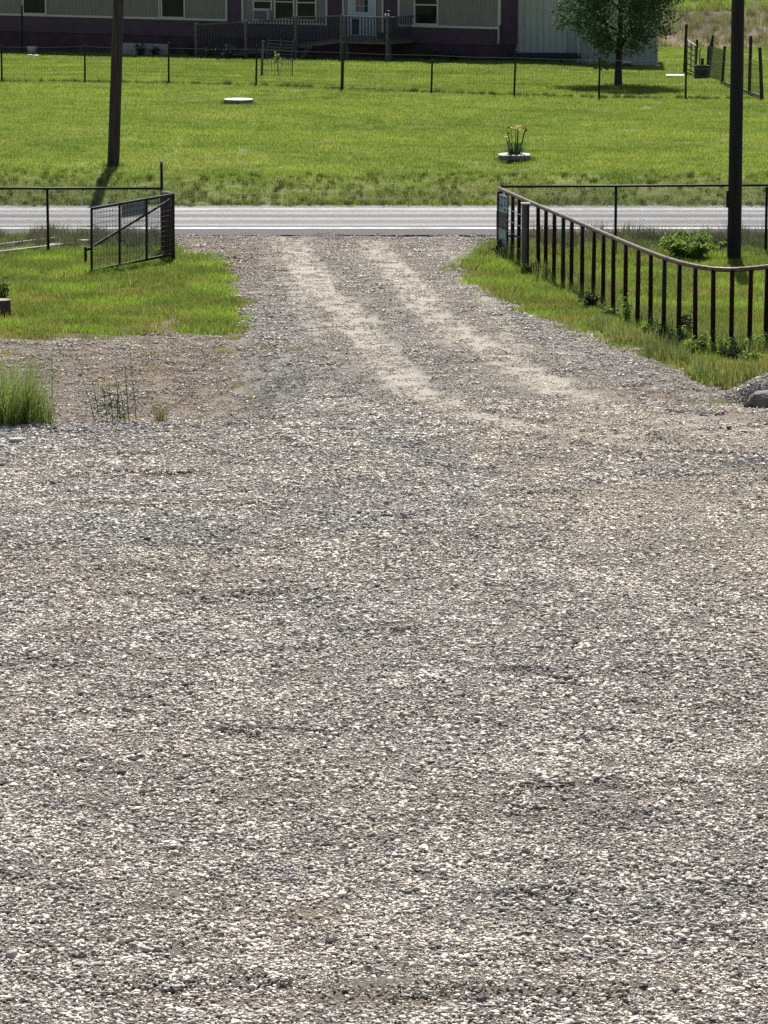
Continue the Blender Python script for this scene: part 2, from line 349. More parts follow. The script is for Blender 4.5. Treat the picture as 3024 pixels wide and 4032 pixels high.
def fresh(x, y):
    """bluish newly spread stone: the drive's shoulders and the left of the pad"""
    f = 0.85 * sm(-0.1, 0.6, wav(x * .6, y, 4.0, 8)) * sm(2.0, -1.5, x) * (y < 44.9) * sm(26, 33, y) + .5 * sm(.2, .9, wav(x * .6, y, 3.0, 3)) * (y < 34)
    f = f + 0.9 * (1 - sm(0.2, 0.6, seg_dist(P2([(480, 560), (560, 700), (600, 800), (640, 880)]), x, y)))
    f = f + 0.9 * (1 - sm(0.2, 0.6, seg_dist(P2([(1090, 660), (1200, 740), (1420, 850), (1560, 900)]), x, y)))
    f = f + 0.5 * (1 - sm(0.12, 0.4, seg_dist(P2([(720, 560), (790, 620), (870, 740), (960, 830), (1080, 880)]), x, y)))
    f = f + 0.5 * (1 - sm(0.12, 0.38, seg_dist(P2([(560, 560), (620, 640), (650, 740), (760, 850), (850, 895)]), x, y)))
    for t in ARCS: f = f + .9 * (1 - sm(.12, .4, seg_dist(t, x, y)))
    return np.clip(f, 0, 1)
def dirt(x, y):
    """reddish bare soil left of the drive and in the washed-out dip"""
    a = sm(-1.6, -2.6, x) * sm(44.9, 45.4, y) * (0.55 + 0.45 * wav(x, y, 1.6, 9))
    b = (1 - sm(0.1, 0.5, seg_dist(P2([(1300, 835), (1430, 850), (1600, 895)]), x, y))) * 0.8
    c = (1 - sm(0.03, 0.19, np.abs(y - 20.78) + 0.05 * wav(x, y, .5, 3))) * 0.7 * sm(-1.8, -1.4, x) * (1 - sm(0.1, 0.6, x))
    d2 = (1 - sm(0.08, 0.22, np.hypot((x + 0.52) / 1.4, (y - 22.6) / 1.7))) * 0.9
    return np.clip(np.maximum.reduce([a, b, c, d2]), 0, 1)

def lerp(a, b, t): return a + (b - a) * t[:, None]
C = lambda *c: np.array([c], float)
# the ground: one sheet to the horizon
xs = np.unique(np.concatenate([np.linspace(-900, -40, 16), np.arange(-40, -15, 2.0), np.arange(-15, 15.01, 0.4), np.arange(16, 40, 2.0), np.linspace(40, 900, 16)]))
ys = np.unique(np.concatenate([np.linspace(-300, 8, 14), np.arange(8, 40, 1.0), np.arange(40, 82, 0.3), np.arange(82, 112, 1.0), np.arange(112, 165, 0.7), np.linspace(165, 240, 20), np.linspace(260, 1500, 16)]))
V, Fc = grid(xs, ys, -0.035)
me = np_mesh('ground', V, Fc); x, y = V[:, 0], V[:, 1]
c = lerp(np.repeat(C(.13, .105, .065), len(x), 0), C(.14, .155, .05), sm(76, 78, y))
c = lerp(c, C(.21, .165, .12), sm(141.6, 143.2, y) * sm(7, 9, x))
c = lerp(c, C(.13, .105, .075), sm(144, 146, y) * sm(7, 9, x) * (0.6 + 0.4 * np.clip(wav(x, y, 4, 2), -1, 1)))
c = lerp(c, C(.11, .12, .05), sm(149, 151, y) * sm(6, 8, x))
c = c * (1 + 0.2 * wav(x, y, 6, 4))[:, None]
set_col(me, np.clip(c, 0.01, 1)); me.polygons.foreach_set('use_smooth', [True] * len(me.polygons))
tag(obj('ground', me, M['ground']), kind='structure')

# gravel yard and drive
V, Fc = grid(np.arange(-9, 9.01, 0.09), np.concatenate([np.arange(13.0, 30, 0.09), np.arange(30, 69.2, 0.11)]), 0.0, keep=lambda a, b: in_gravel(a, b) & (np.abs(a) < 0.115 * b + 4.0))
me = np_mesh('gravel_yard', V, Fc); x, y = V[:, 0], V[:, 1]
c = lerp(np.repeat(C(.20, .178, .148), len(x), 0), C(.46, .425, .36), dust(x, y) * (.5 + .5 * sm(39, 45, y)))
c = lerp(c, C(.27, .27, .26), fresh(x, y) * .7)
c = lerp(c, C(.27, .215, .16), dirt(x, y) * .85)
set_col(me, c); me.polygons.foreach_set('use_smooth', [True] * len(me.polygons))
yard = tag(obj('gravel_yard', me, M['fines']), kind='structure')

# road
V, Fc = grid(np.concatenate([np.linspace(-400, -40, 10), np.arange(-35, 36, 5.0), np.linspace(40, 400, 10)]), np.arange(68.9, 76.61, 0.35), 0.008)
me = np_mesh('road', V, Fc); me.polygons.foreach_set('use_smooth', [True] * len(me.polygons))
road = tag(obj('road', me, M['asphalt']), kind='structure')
for (a, b) in ((70.15, 70.45), (75.55, 75.68)):
    V, Fc = grid(np.linspace(-400, 400, 161), np.array([a, b]), 0.013)
    obj('edge_line', np_mesh('edge_line', V, Fc), M['road_paint'], road)

# ------------------------------------------------------------------ scattering (instances on points)
def scatter(name, pts, rots, scl, tint, variants, parent=None):
    me = bpy.data.meshes.new(name); n = len(pts)
    me.vertices.add(n); me.vertices.foreach_set('co', np.asarray(pts, np.float32).ravel())
    for nm, ty, arr, key in (('rot', 'FLOAT_VECTOR', rots, 'vector'), ('scl', 'FLOAT_VECTOR', scl, 'vector')):
        me.attributes.new(nm, ty, 'POINT').data.foreach_set(key, np.asarray(arr, np.float32).ravel())
    t4 = np.ones((n, 4), np.float32); t4[:, :3] = tint
    me.attributes.new('tint', 'FLOAT_COLOR', 'POINT').data.foreach_set('color', t4.ravel())
    me.attributes.new('pick', 'INT', 'POINT').data.foreach_set('value', rng.integers(0, len(variants), n).astype(np.int32))
    me.update()
    coll = bpy.data.collections.new(name + '_pieces')
    for i, vm in enumerate(variants): coll.objects.link(bpy.data.objects.new('%s_piece_%02d' % (name, i), vm))
    ng = bpy.data.node_groups.new(name + '_scatter', 'GeometryNodeTree')
    ng.interface.new_socket('Geometry', in_out='INPUT', socket_type='NodeSocketGeometry'); ng.interface.new_socket('Geometry', in_out='OUTPUT', socket_type='NodeSocketGeometry')
    N = ng.nodes; L = ng.links
    gi, go = N.new('NodeGroupInput'), N.new('NodeGroupOutput')
    iop = N.new('GeometryNodeInstanceOnPoints'); ci = N.new('GeometryNodeCollectionInfo')
    ci.inputs['Collection'].default_value = coll; ci.inputs['Separate Children'].default_value = True; ci.inputs['Reset Children'].default_value = True
    def at(nm, ty):
        a = N.new('GeometryNodeInputNamedAttribute'); a.data_type = ty; a.inputs['Name'].default_value = nm; return a.outputs[0]
    L.new(gi.outputs[0], iop.inputs['Points']); L.new(ci.outputs[0], iop.inputs['Instance']); iop.inputs['Pick Instance'].default_value = True
    L.new(at('pick', 'INT'), iop.inputs['Instance Index']); L.new(at('scl', 'FLOAT_VECTOR'), iop.inputs['Scale'])
    e = N.new('FunctionNodeEulerToRotation'); L.new(at('rot', 'FLOAT_VECTOR'), e.inputs[0]); L.new(e.outputs[0], iop.inputs['Rotation'])
    L.new(iop.outputs[0], go.inputs[0])
    o = obj(name, me, None, parent); md = o.modifiers.new('scatter', 'NODES'); md.node_group = ng
    tag(o, kind='stuff'); return o

# --- stones
def stone_hull(r):
    bm = bmesh.new(); n = r.randint(8, 11)
    a, b, c = r.uniform(.9, 1.4), r.uniform(.7, 1.05), r.uniform(.32, .62)
    for _ in range(n):
        v = Vector((r.gauss(0, 1), r.gauss(0, 1), r.gauss(0, 1))).normalized() * r.uniform(.85, 1.1)
        bm.verts.new((v.x * a, v.y * b, max(-.62, min(.62, v.z)) * c))
    h = bmesh.ops.convex_hull(bm, input=bm.verts)
    bmesh.ops.delete(bm, geom=[g for g in h['geom_interior'] if isinstance(g, bmesh.types.BMVert)], context='VERTS')
    bmesh.ops.triangulate(bm, faces=bm.faces); bm.verts.index_update()
    V = np.array([v.co[:] for v in bm.verts]); T = np.array([[v.index for v in f.verts] for f in bm.faces]); bm.free()
    return V, T
R = random.Random(3)
HULLS = [stone_hull(R) for _ in range(60)]
PAL = np.array([1.29, 1.265, 1.185]) * np.array([(.47, .42, .375), (.40, .355, .335), (.33, .295, .285), (.52, .48, .43), (.28, .275, .27), (.36, .32, .31), (.20, .20, .205), (.60, .565, .51), (.42, .385, .34), (.24, .215, .205), (.55, .51, .46), (.50, .46, .41)])
def rot_m(r):
    a, b, c = r.gauss(0, .16), r.gauss(0, .16), r.uniform(0, 6.283)
    return np.array((Matrix.Rotation(a, 3, 'X') @ Matrix.Rotation(b, 3, 'Y') @ Matrix.Rotation(c, 3, 'Z')))
def cluster(r, n, rad, s_med, s_sig, zj):
    Vs, Ts, Cs = [], [], []; k = 0
    for _ in range(n):
        V, T = r.choice(HULLS); s = min(s_med * math.exp(r.gauss(0, s_sig)), s_med * 2.6)
        q = V @ rot_m(r).T * s; ang = r.uniform(0, 6.283); d = rad * math.sqrt(r.random())
        q = q + np.array([d * math.cos(ang), d * math.sin(ang), s * r.uniform(-.05, .35) + r.uniform(0, zj)])
        col = PAL[r.randrange(len(PAL))] * r.uniform(.8, 1.18)
        Vs.append(q); Ts.append(T + k); Cs.append(np.repeat(col[None], len(q), 0)); k += len(q)
    me = np_mesh('stone_cluster', np.concatenate(Vs), np.concatenate(Ts)); set_col(me, np.concatenate(Cs)); me.materials.append(M['stone']); return me
CL_MED = [cluster(R, 60, 0.17, 0.0120, 0.46, 0.006) for _ in range(10)]
CL_COARSE = [cluster(R, 40, 0.17, 0.0165, 0.46, 0.012) for _ in range(10)]
CL_FINE = [cluster(R, 80, 0.17, 0.0080, 0.42, 0.003) for _ in range(8)]
def field(x0, x1, y0, y1, dens, margin=1.3):
    st = dens ** -.5; gx, gy = np.meshgrid(np.arange(x0, x1, st), np.arange(y0, y1, st)); x = gx.ravel() + rng.uniform(-.75, .75, gx.size) * st; y = gy.ravel() + rng.uniform(-.75, .75, gx.size) * st
    k = np.abs(x) < 0.1135 * y + margin; return x[k], y[k]
def stones(name, x, y, variants, smin, smax, dz=0.0):
    n = len(x); z = hz(x, y) + dz
    rot = np.stack([rng.normal(0, .03, n), rng.normal(0, .03, n), rng.uniform(0, 6.283, n)], 1)
    s = rng.uniform(smin, smax, n); s3 = np.stack([s, s, s * rng.uniform(.9, 1.3, n)], 1)
    f, d, q = fresh(x, y), dust(x, y), dirt(x, y)
    t = lerp(np.ones((n, 3)), C(.82, .85, .88), f); t = lerp(t, C(1.12, 1.09, 1.02), d); t = lerp(t, C(.88, .80, .72), q * .8)
    t = t * (rng.uniform(.85, 1.12, n) * (1 + .10 * wav(x, y, 1.7, 6) + .09 * wav(x * .5, y, 4.5, 2)))[:, None]
    return scatter(name, np.stack([x, y, z], 1), rot, s3, t, variants, yard)
x, y = field(-9, 9, 16.5, 46.5, 32, 2.3)
k = in_gravel(x, y) & (rng.random(len(x)) < 1 - (.45 + .45 * sm(40, 45, y)) * dust(x, y) - .75 * dirt(x, y)); stones('gravel', x[k], y[k], CL_MED, .85, 1.2)
x, y = field(-9, 9, 16.5, 46.5, 15, 2.3)
k = in_gravel(x, y) & (rng.random(len(x)) < .45 + .55 * sm(-.2, .8, wav(x, y, 2.6, 4)) + .5 * fresh(x, y) - .6 * dust(x, y) - .8 * dirt(x, y)); stones('gravel', x[k], y[k], CL_COARSE, .8, 1.2)
x, y = field(-9, 9, 16.5, 47, 32, 2.3)
k = in_gravel(x, y) & (rng.random(len(x)) < 1 - .75 * dirt(x, y) - .35 * sm(40, 45, y) * dust(x, y)); stones('gravel', x[k], y[k], CL_FINE, .8, 1.2)
x, y = field(-9, 9, 45.5, 69, 26)
k = in_gravel(x, y) & (rng.random(len(x)) < 1 - .55 * dust(x, y)); stones('gravel', x[k], y[k], CL_FINE, .8, 1.2)
x, y = field(-9, 9, 45.5, 69, 18)
k = in_gravel(x, y) & (rng.random(len(x)) < 1 - .95 * dust(x, y) - .15 * dirt(x, y)); stones('gravel', x[k], y[k], CL_MED, .75, 1.1)
x, y = field(-9, 9, 45.5, 69, 12)
k = in_gravel(x, y) & (rng.random(len(x)) < fresh(x, y) * .8 + .1 - .5 * dust(x, y)); stones('gravel', x[k], y[k], CL_COARSE, .8, 1.15)

x, y = field(-9, 9, 68.2, 69.5, 10); k = rng.random(len(x)) < .75 * (1 - sm(68.9, 69.45, y + .15 * wav(x, y, 1.2, 3))); stones('gravel', x[k], y[k], CL_FINE, .8, 1.2, .012)
# the 300 larger stones one can pick out
big = []
for V, T in HULLS[:14]:
    m_ = np_mesh('stone', V, T); m_.materials.append(M['rock_dark']); big.append(m_)
STONE_MATS = [mat('loose_stone_%d' % i, c, 0.85, var=.35, scale=4, bump=.5, bscale=12) for i, c in enumerate([(.13, .125, .12), (.22, .215, .21), (.33, .30, .29), (.17, .165, .17), (.42, .39, .36), (.14, .11, .095)])]
BIG = []
for i in range(6):
    for V, T in HULLS[i * 3:i * 3 + 3]:
        m_ = np_mesh('stone', V, T); m_.materials.append(STONE_MATS[i]); BIG.append(m_)
n = 0
while n < 300:
    y = 19.6 + 27 * random.random() ** 1.25; x = random.uniform(-1, 1) * (0.114 * y + .3)
    if not bool(in_gravel(np.array([x]), np.array([y]))[0]): continue
    if random.random() > 0.35 + 0.65 * float(sm(-.3, .7, wav(x, y, 2.6, 4))): continue
    s = random.uniform(.019, .036) * (1.4 if random.random() < .15 else 1)
    o = obj('stone', random.choice(BIG), None, yard, (x, y, h1(x, y) + s * .35))
    o.scale = (s, s, s); o.rotation_euler = (random.uniform(-.3, .3), random.uniform(-.3, .3), random.uniform(0, 6.28)); n += 1

# ------------------------------------------------------------------ grass
def blade_arrays(r, n, rad, h0, h1_, w0, w1, lean, cols, shape='disc'):
    V, T, Cc = [], [], []
    for _ in range(n):
        ang, d = r.uniform(0, 6.283), rad * math.sqrt(r.random()); bx, by = d * math.cos(ang), d * math.sin(ang)
        h = r.uniform(h0, h1_); w_ = r.uniform(w0, w1) / 2; f = r.uniform(0, 6.283); l = r.gauss(0, lean) * h; la = r.uniform(0, 6.283)
        if rad > .22 and h1_ > .4: l = abs(r.gauss(.12, lean)) * h * (.4 + d / rad); la = ang + r.gauss(0, .7)
        dx, dy = math.cos(f) * w_, math.sin(f) * w_; lx, ly = l * math.cos(la), l * math.sin(la); k = len(V)
        V += [(bx - dx, by - dy, -.01), (bx + dx, by + dy, -.01), (bx - dx * .8 + lx * .35, by - dy * .8 + ly * .35, h * .55), (bx + dx * .8 + lx * .35, by + dy * .8 + ly * .35, h * .55), (bx + lx, by + ly, h)]
        T += [(k, k + 1, k + 3), (k, k + 3, k + 2), (k + 2, k + 3, k + 4)]
        c = np.array(r.choice(cols)) * r.uniform(.8, 1.2); Cc += [c] * 5
    return np.array(V), np.array(T), np.array(Cc)
def tuft(r, name, *a, material=None, **k):
    V, T, Cc = blade_arrays(r, *a, **k); me = np_mesh(name, V, T); set_col(me, Cc); me.materials.append(material or M['blade']); return me
GR = [(.222, .315, .048), (.262, .35, .055), (.155, .24, .040), (.31, .36, .082)]
LAWN = [tuft(R, 'lawn_tuft', 120, .30, .030, .065, .007, .013, .55, GR) for _ in range(8)]
YARD_T = [tuft(R, 'grass_tuft', 110, .20, .04, .10, .005, .010, .45, GR) for _ in range(8)]
ROUGH_T = [tuft(R, 'rough_tuft', 60, .14, .10, .26, .005, .010, .40, [(.12, .14, .05), (.15, .16, .06), (.20, .18, .09), (.09, .12, .04)]) for _ in range(6)]
def sow(name, x, y, variants, s0, s1, tint, label, cat='grass'):
    n = len(x); rot = np.stack([np.zeros(n), np.zeros(n), rng.uniform(0, 6.283, n)], 1); s = rng.uniform(s0, s1, n)
    o = scatter(name, np.stack([x, y, hz(x, y) - .012], 1), rot, np.stack([s, s, s * rng.uniform(.8, 1.25, n)], 1), np.clip(tint, .05, 3), variants)
    return tag(o, label, cat)
# mown lawn beyond the road
x, y = field(-20, 20, 76.6, 143, 8.5, 2.0)
pt = wav(x * .5, y, 6, 2) * .45 + wav(x * .5, y, 2.0, 5) * .4 + wav(x * .6, y, .9, 1) * .4
pt2 = wav(x * .35, y, 4, 6)
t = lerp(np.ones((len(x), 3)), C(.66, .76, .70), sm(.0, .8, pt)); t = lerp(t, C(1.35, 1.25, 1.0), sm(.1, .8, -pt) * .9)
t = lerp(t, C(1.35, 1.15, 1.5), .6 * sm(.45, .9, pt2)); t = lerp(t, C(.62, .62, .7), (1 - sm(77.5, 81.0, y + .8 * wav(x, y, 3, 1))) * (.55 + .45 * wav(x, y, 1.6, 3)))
t = t * rng.uniform(.85, 1.15, (len(x), 1))
k = rng.random(len(x)) < .62 + .38 * sm(-.5, .4, wav(x, y, 1.3, 7))
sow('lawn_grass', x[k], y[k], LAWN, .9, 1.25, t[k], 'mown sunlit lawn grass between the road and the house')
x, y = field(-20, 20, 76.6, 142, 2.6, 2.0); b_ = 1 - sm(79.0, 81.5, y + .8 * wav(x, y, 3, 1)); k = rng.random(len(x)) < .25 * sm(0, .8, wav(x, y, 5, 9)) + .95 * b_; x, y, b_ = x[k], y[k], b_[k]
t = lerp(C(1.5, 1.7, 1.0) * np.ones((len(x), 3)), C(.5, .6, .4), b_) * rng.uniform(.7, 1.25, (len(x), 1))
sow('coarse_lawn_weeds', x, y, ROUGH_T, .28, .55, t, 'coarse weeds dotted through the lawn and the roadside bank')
x, y = field(-20, 20, 76.6, 81, 9, 2.0); k = rng.random(len(x)) < (1 - sm(79.0, 80.8, y + .5 * wav(x, y, 2, 3))) * (.5 + .5 * wav(x, y, 1.5, 6)); x, y = x[k], y[k]
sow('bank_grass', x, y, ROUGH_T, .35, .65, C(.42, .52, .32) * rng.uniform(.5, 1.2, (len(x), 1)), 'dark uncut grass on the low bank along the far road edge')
x, y = field(-20, 20, 76.2, 77.2, 14, 2.0); k = rng.random(len(x)) < .7 * sm(76.3, 76.7, y + .18 * wav(x, y, 1.4, 7)); x, y = x[k], y[k]
sow('road_edge_grass', x, y, ROUGH_T, .3, .6, C(.6, .65, .5) * rng.uniform(.6, 1.2, (len(x), 1)), 'ragged low grass growing over the far road edge')
cx_, cy_ = [], []
for q, rad in ((G(939, 411), .5), (G(2025, 632), .44), (G(446, 656), .22), (G(2890, 1030), .2)):
    for a in np.linspace(0, 6.283, 34): rr = rad * random.uniform(.95, 1.15); cx_.append(q.x + rr * math.cos(a)); cy_.append(q.y + rr * math.sin(a))
cx_, cy_ = np.array(cx_), np.array(cy_)
sow('collar_grass', cx_, cy_, ROUGH_T, .3, .6, C(1.1, 1.3, .8) * rng.uniform(.6, 1.2, (len(cx_), 1)), 'longer grass left around the drum, the planter and the pole feet')
# grass inside the gates
x, y = field(-9, 9, 45, 68.8, 30, 1.6)
k = ~((y > 67.7) & (x > -4.6) & (x < 3.6)); x, y = x[k], y[k]; nb = wav(x, y, 1.5, 4)
gf = sum(in_gravel(x + .55 * math.cos(a), y + 1.0 * math.sin(a)).astype(float) for a in np.arange(8) * math.pi / 4) / 8 * .7 + .3 * in_gravel(x, y)
k = (rng.random(len(x)) < 1 - sm(.12, .85, gf)) & (rng.random(len(x)) < .12 + .5 * (x > 2) + .95 * sm(-.6, .35, nb + .9 * sm(52.0, 57, y) - .5)); x, y, nb = x[k], y[k], nb[k]
lush = sm(-.3, .8, wav(x, y, 2.0, 8))
t = lerp(C(.78, .74, .85) * np.ones((len(x), 3)), C(1.12, 1.20, .9), lush)
t = lerp(t, C(1.25, .88, 1.25), np.clip(sm(.0, .7, -nb + .5 * (1 - sm(52, 56, y)) * (x < 0)) * .95, 0, 1) * (1 - sm(58, 62, y) * .7)); t = lerp(t, C(.8, .75, 1.0), sm(65.2, 66.5, y) * .7)
t = t * rng.uniform(.85, 1.15, (len(x), 1))
sow('yard_grass', x, y, YARD_T, .8, 1.35, t, 'patchy green grass on both sides of the gravel drive')
# rough dry growth: road shoulder, fence foot, edge of the verge
x, y = field(-9, 9, 45.6, 69.2, 16, 1.6)
edge = seg_dist(P2([(1250, 715), (1400, 772), (1500, 820), (1659, 845)]), x, y); fence_foot = seg_dist(P2([(1080, 545), (1180, 585), (1300, 640), (1450, 710), (1620, 765)]), x, y)
p = .9 * (1 - sm(.25, .9, edge)) + .9 * (1 - sm(.12, .5, fence_foot)) + .65 * sm(65.7, 66.6, y) * (1 - sm(68.2, 69.0, y)) * (1 - sm(-4.6, -4.0, x) * sm(3.4, 2.8, x))
k = ~in_gravel(x, y) & (rng.random(len(x)) < p); x, y = x[k], y[k]
t = lerp(C(1.25, 1.35, 1.0) * np.ones((len(x), 3)), C(.75, .72, .8), sm(65.5, 66.5, y)) * rng.uniform(.75, 1.25, (len(x), 1))
sow('rough_weeds', x, y, ROUGH_T, .6, 1.6, t, 'rough dry weeds along the fence foot and the road shoulder')
# sparse sprigs in the bare soil left of the drive
x, y = field(-9, -1.2, 45.2, 54, 7, 1.6); k = in_gravel(x, y) & (rng.random(len(x)) < .5 * sm(.0, .9, wav(x, y, 1.4, 2) + .6 * sm(51.5, 53.2, y))); x, y = x[k], y[k]
sow('sparse_sprigs', x, y, YARD_T, .4, .8, C(1.1, .85, 1.0) * rng.uniform(.7, 1.2, (len(x), 1)), 'thin sprigs of grass in the bare soil by the pad edge')
# weeds on the far bank
x, y = field(7, 20, 142.5, 158, 7, 2.0); z_ = sm(149.2, 150.6, y + .7 * wav(x, y, 3, 3))
k = rng.random(len(x)) < .5 + .5 * z_ ; x, y, z_ = x[k], y[k], z_[k]
t = lerp(C(1.3, 1.35, 1.1) * np.ones((len(x), 3)), C(2.2, 2.8, 1.0), z_) * rng.uniform(.8, 1.2, (len(x), 1))
sow('bank_weeds', x, y, ROUGH_T, 1.0, 2.0, t, 'dry grass and green weeds on the earth bank behind the shed')
#@@PART3
# ------------------------------------------------------------------ generic pieces
def rock(name, p, size, material, seed, label=None, cat=None, parent=None, rz=0.0):
    r = random.Random(seed); bm = bmesh.new()
    for _ in range(26):
        v = Vector((r.gauss(0, 1), r.gauss(0, 1), r.gauss(0, 1))).normalized() * r.uniform(.8, 1.05)
        bm.verts.new((max(-.8, min(.8, v.x)) * size[0] / 1.6, max(-.8, min(.8, v.y)) * size[1] / 1.6, max(-.7, min(.7, v.z)) * size[2] / 1.4))
    h = bmesh.ops.convex_hull(bm, input=bm.verts)
    bmesh.ops.delete(bm, geom=[g for g in h['geom_interior'] if isinstance(g, bmesh.types.BMVert)], context='VERTS')
    bmesh.ops.bevel(bm, geom=list(bm.edges), offset=min(size) * .05, segments=1, affect='EDGES')
    me = bpy.data.meshes.new(name); bm.to_mesh(me); bm.free()
    o = obj(name, me, material, parent, (p[0], p[1], p[2] + size[2] * .35)); o.rotation_euler = (0, 0, rz)
    return tag(o, label, cat) if label else o
def blades_obj(name, p, label, cat, n, rad, h0, h1_, w0, w1, lean, cols, seed=1, mat_=None):
    V, T, Cc = blade_arrays(random.Random(seed), n, rad, h0, h1_, w0, w1, lean, cols)
    me = np_mesh(name, V, T); set_col(me, Cc); return tag(obj(name, me, mat_ or M['plain_blade'], None, (p[0], p[1], p[2] - .02)), label, cat)
def leafy(name, p, label, cat, stems, height, spread, leaf, n_leaf, material, seed=1, stem_mat=None, droop=.2):
    r = random.Random(seed); root = empty(name, p); st, lf = MB(), MB()
    for _ in range(stems):
        a = r.uniform(0, 6.283); o0 = spread * .25 * r.random(); out = spread * math.sqrt(r.random()); h = height * r.uniform(.55, 1.0) * (1 - .45 * (out / spread) ** 2)
        b0 = Vector((o0 * math.cos(a), o0 * math.sin(a), -.02)); tip = Vector((out * math.cos(a), out * math.sin(a), h)); mid = (b0 + tip) / 2 + Vector((-out * .12 * math.cos(a), -out * .12 * math.sin(a), h * .08))
        st.tube([b0, mid, tip], [.006, .005, .003], 5)
        for k in range(n_leaf):
            t = r.uniform(.15, 1.0); q = b0.lerp(mid, t * 2) if t < .5 else mid.lerp(tip, t * 2 - 1)
            d = Vector((r.gauss(0, 1), r.gauss(0, 1), r.uniform(-.3, .9))).normalized(); L_ = leaf * r.uniform(.6, 1.2); s_ = d.cross(Vector((r.gauss(0, 1), r.gauss(0, 1), r.gauss(0, 1)))).normalized() * L_ * .22
            e = q + d * L_ - Vector((0, 0, droop * L_)); m_ = q + d * L_ * .5 + Vector((0, 0, L_ * .06))
            lf.add([q, m_ - s_, e, m_ + s_], [(0, 1, 2), (0, 2, 3)])
    st.build('stem', stem_mat or M['lily_leaf'], root); lf.build('foliage', material, root)
    return tag(root, label, cat)

# ------------------------------------------------------------------ utility poles
def pole(px, py, tx, r0, r1, material, label, plate=None, H=7.4):
    b = G(px, py); t = at_y(tx, 0, b.y); d = (t - b) * (H / (t.z - b.z)); root = empty('utility_pole', b)
    m = MB(); n = 14; pts = [Vector((0, 0, 0)) - d * .03] + [d * k / n for k in range(n + 1)]
    m.tube(pts, [r0 * 1.04] + [r0 + (r1 - r0) * k / n for k in range(n + 1)], 18); m.build('shaft', material, root, smooth=True)
    for zz, rr in plate or []:
        q = d * (zz / d.z); MB().box(q.x - r0 - .03, q.x - r0 + .02, q.y - .05, q.y + .05, zz, zz + rr).build('cable_guard', M['black_metal'], root)
    return tag(root, label, 'utility pole')
pole(446, 656, 467, .145, .118, M['pole'], 'brown wooden utility pole standing on the lawn across the road')
pole(2890, 1030, 2906, .132, .118, M['pole_dark'], 'near-black utility pole standing inside the yard behind the curved pipe fence', [(1.02, .32)], 5.6)

# ------------------------------------------------------------------ roadside chain-link fences
FY = G(187, 993).y
def chainlink(root, p, q, z0, z1, step=.06, r=.0022):
    """woven diamonds between two posts"""
    m = MB(); p, q = Vector(p), Vector(q); L_ = (q - p).length; u = (q - p) / L_; H = z1 - z0
    for sgn in (1, -1):
        a = -H
        while a < L_ + H:
            s0, s1 = (a, a + H) if sgn > 0 else (a + H, a)
            pts = []
            for (s, z) in ((s0, z0), (s1, z1)): pts.append((s, z))
            (sa, za), (sb, zb) = pts; lo, hi = 0.0, 1.0
            if sa != sb:
                t0, t1 = (0 - sa) / (sb - sa), (L_ - sa) / (sb - sa); lo, hi = max(0, min(t0, t1)), min(1, max(t0, t1))
            if hi - lo > .01:
                A_, B_ = (sa + (sb - sa) * lo, za + (zb - za) * lo), (sa + (sb - sa) * hi, za + (zb - za) * hi)
                m.tube([p + u * A_[0] + Vector((0, .004 * sgn, A_[1])), p + u * B_[0] + Vector((0, .004 * sgn, B_[1]))], r, 3, False)
            a += step
    return tag(m.build('chain_link', M['wire'], root), kind='stuff')
ztop = at_y(187, 742, FY).z
cl = at_y(637, 742, FY)
xl = at_y(187, 800, FY).x; span = cl.x - xl
root = empty('chain_link_fence', (cl.x, FY, 0))
MB().tube([(-2 * span - .4, 0, ztop), (0, 0, ztop)], .024, 10).build('top_rail', M['black_metal'], root, smooth=True)
tp = at_y(637, 637, FY).z
for i, (dx, zt) in enumerate(((0, tp), (-span, ztop - .02), (-2 * span, ztop - .02))):
    MB().tube([(0, 0, -.1), (0, 0, zt)], .029 if i == 0 else .026, 12).build('post', M['black_metal'], root, loc=(dx, 0, 0), smooth=True)
MB().lathe([(0, .03), (.02, .028), (.034, .01), (.034, -.02)], 12).build('post_cap', M['galv'], root, loc=(0, 0, tp))
for k in range(2): chainlink(root, (-span * (k + 1), .028, 0), (-span * k, .028, 0), .05, ztop - .03)
tag(root, 'black chain-link fence left of the drive with one tall corner post', 'fence')
# right side
cr_ = at_y(1972, 735, FY); ztr = cr_.z; root = empty('chain_link_fence', (cr_.x, FY, 0))
x1_ = at_y(2425, 800, FY).x - cr_.x; x2_ = at_y(3019, 800, FY).x - cr_.x
MB().tube([(0, 0, ztr), (x1_, .02, ztr + .01), (x2_ + 1.2, .05, ztr + .03)], .024, 10).build('top_rail', M['black_metal'], root, smooth=True)
for dx in (0, x1_, x2_):
    MB().tube([(0, 0, -.1), (0, 0, ztr - .01)], .027, 12).build('post', M['black_metal'], root, loc=(dx, .02 * dx / x2_, 0), smooth=True)
chainlink(root, (0, .03, 0), (x1_, .05, 0), .05, ztr - .03); chainlink(root, (x1_, .05, 0), (x2_ + 1.1, .08, 0), .05, ztr - .03)
tag(root, 'black chain-link fence right of the drive running behind the dark pole', 'fence')

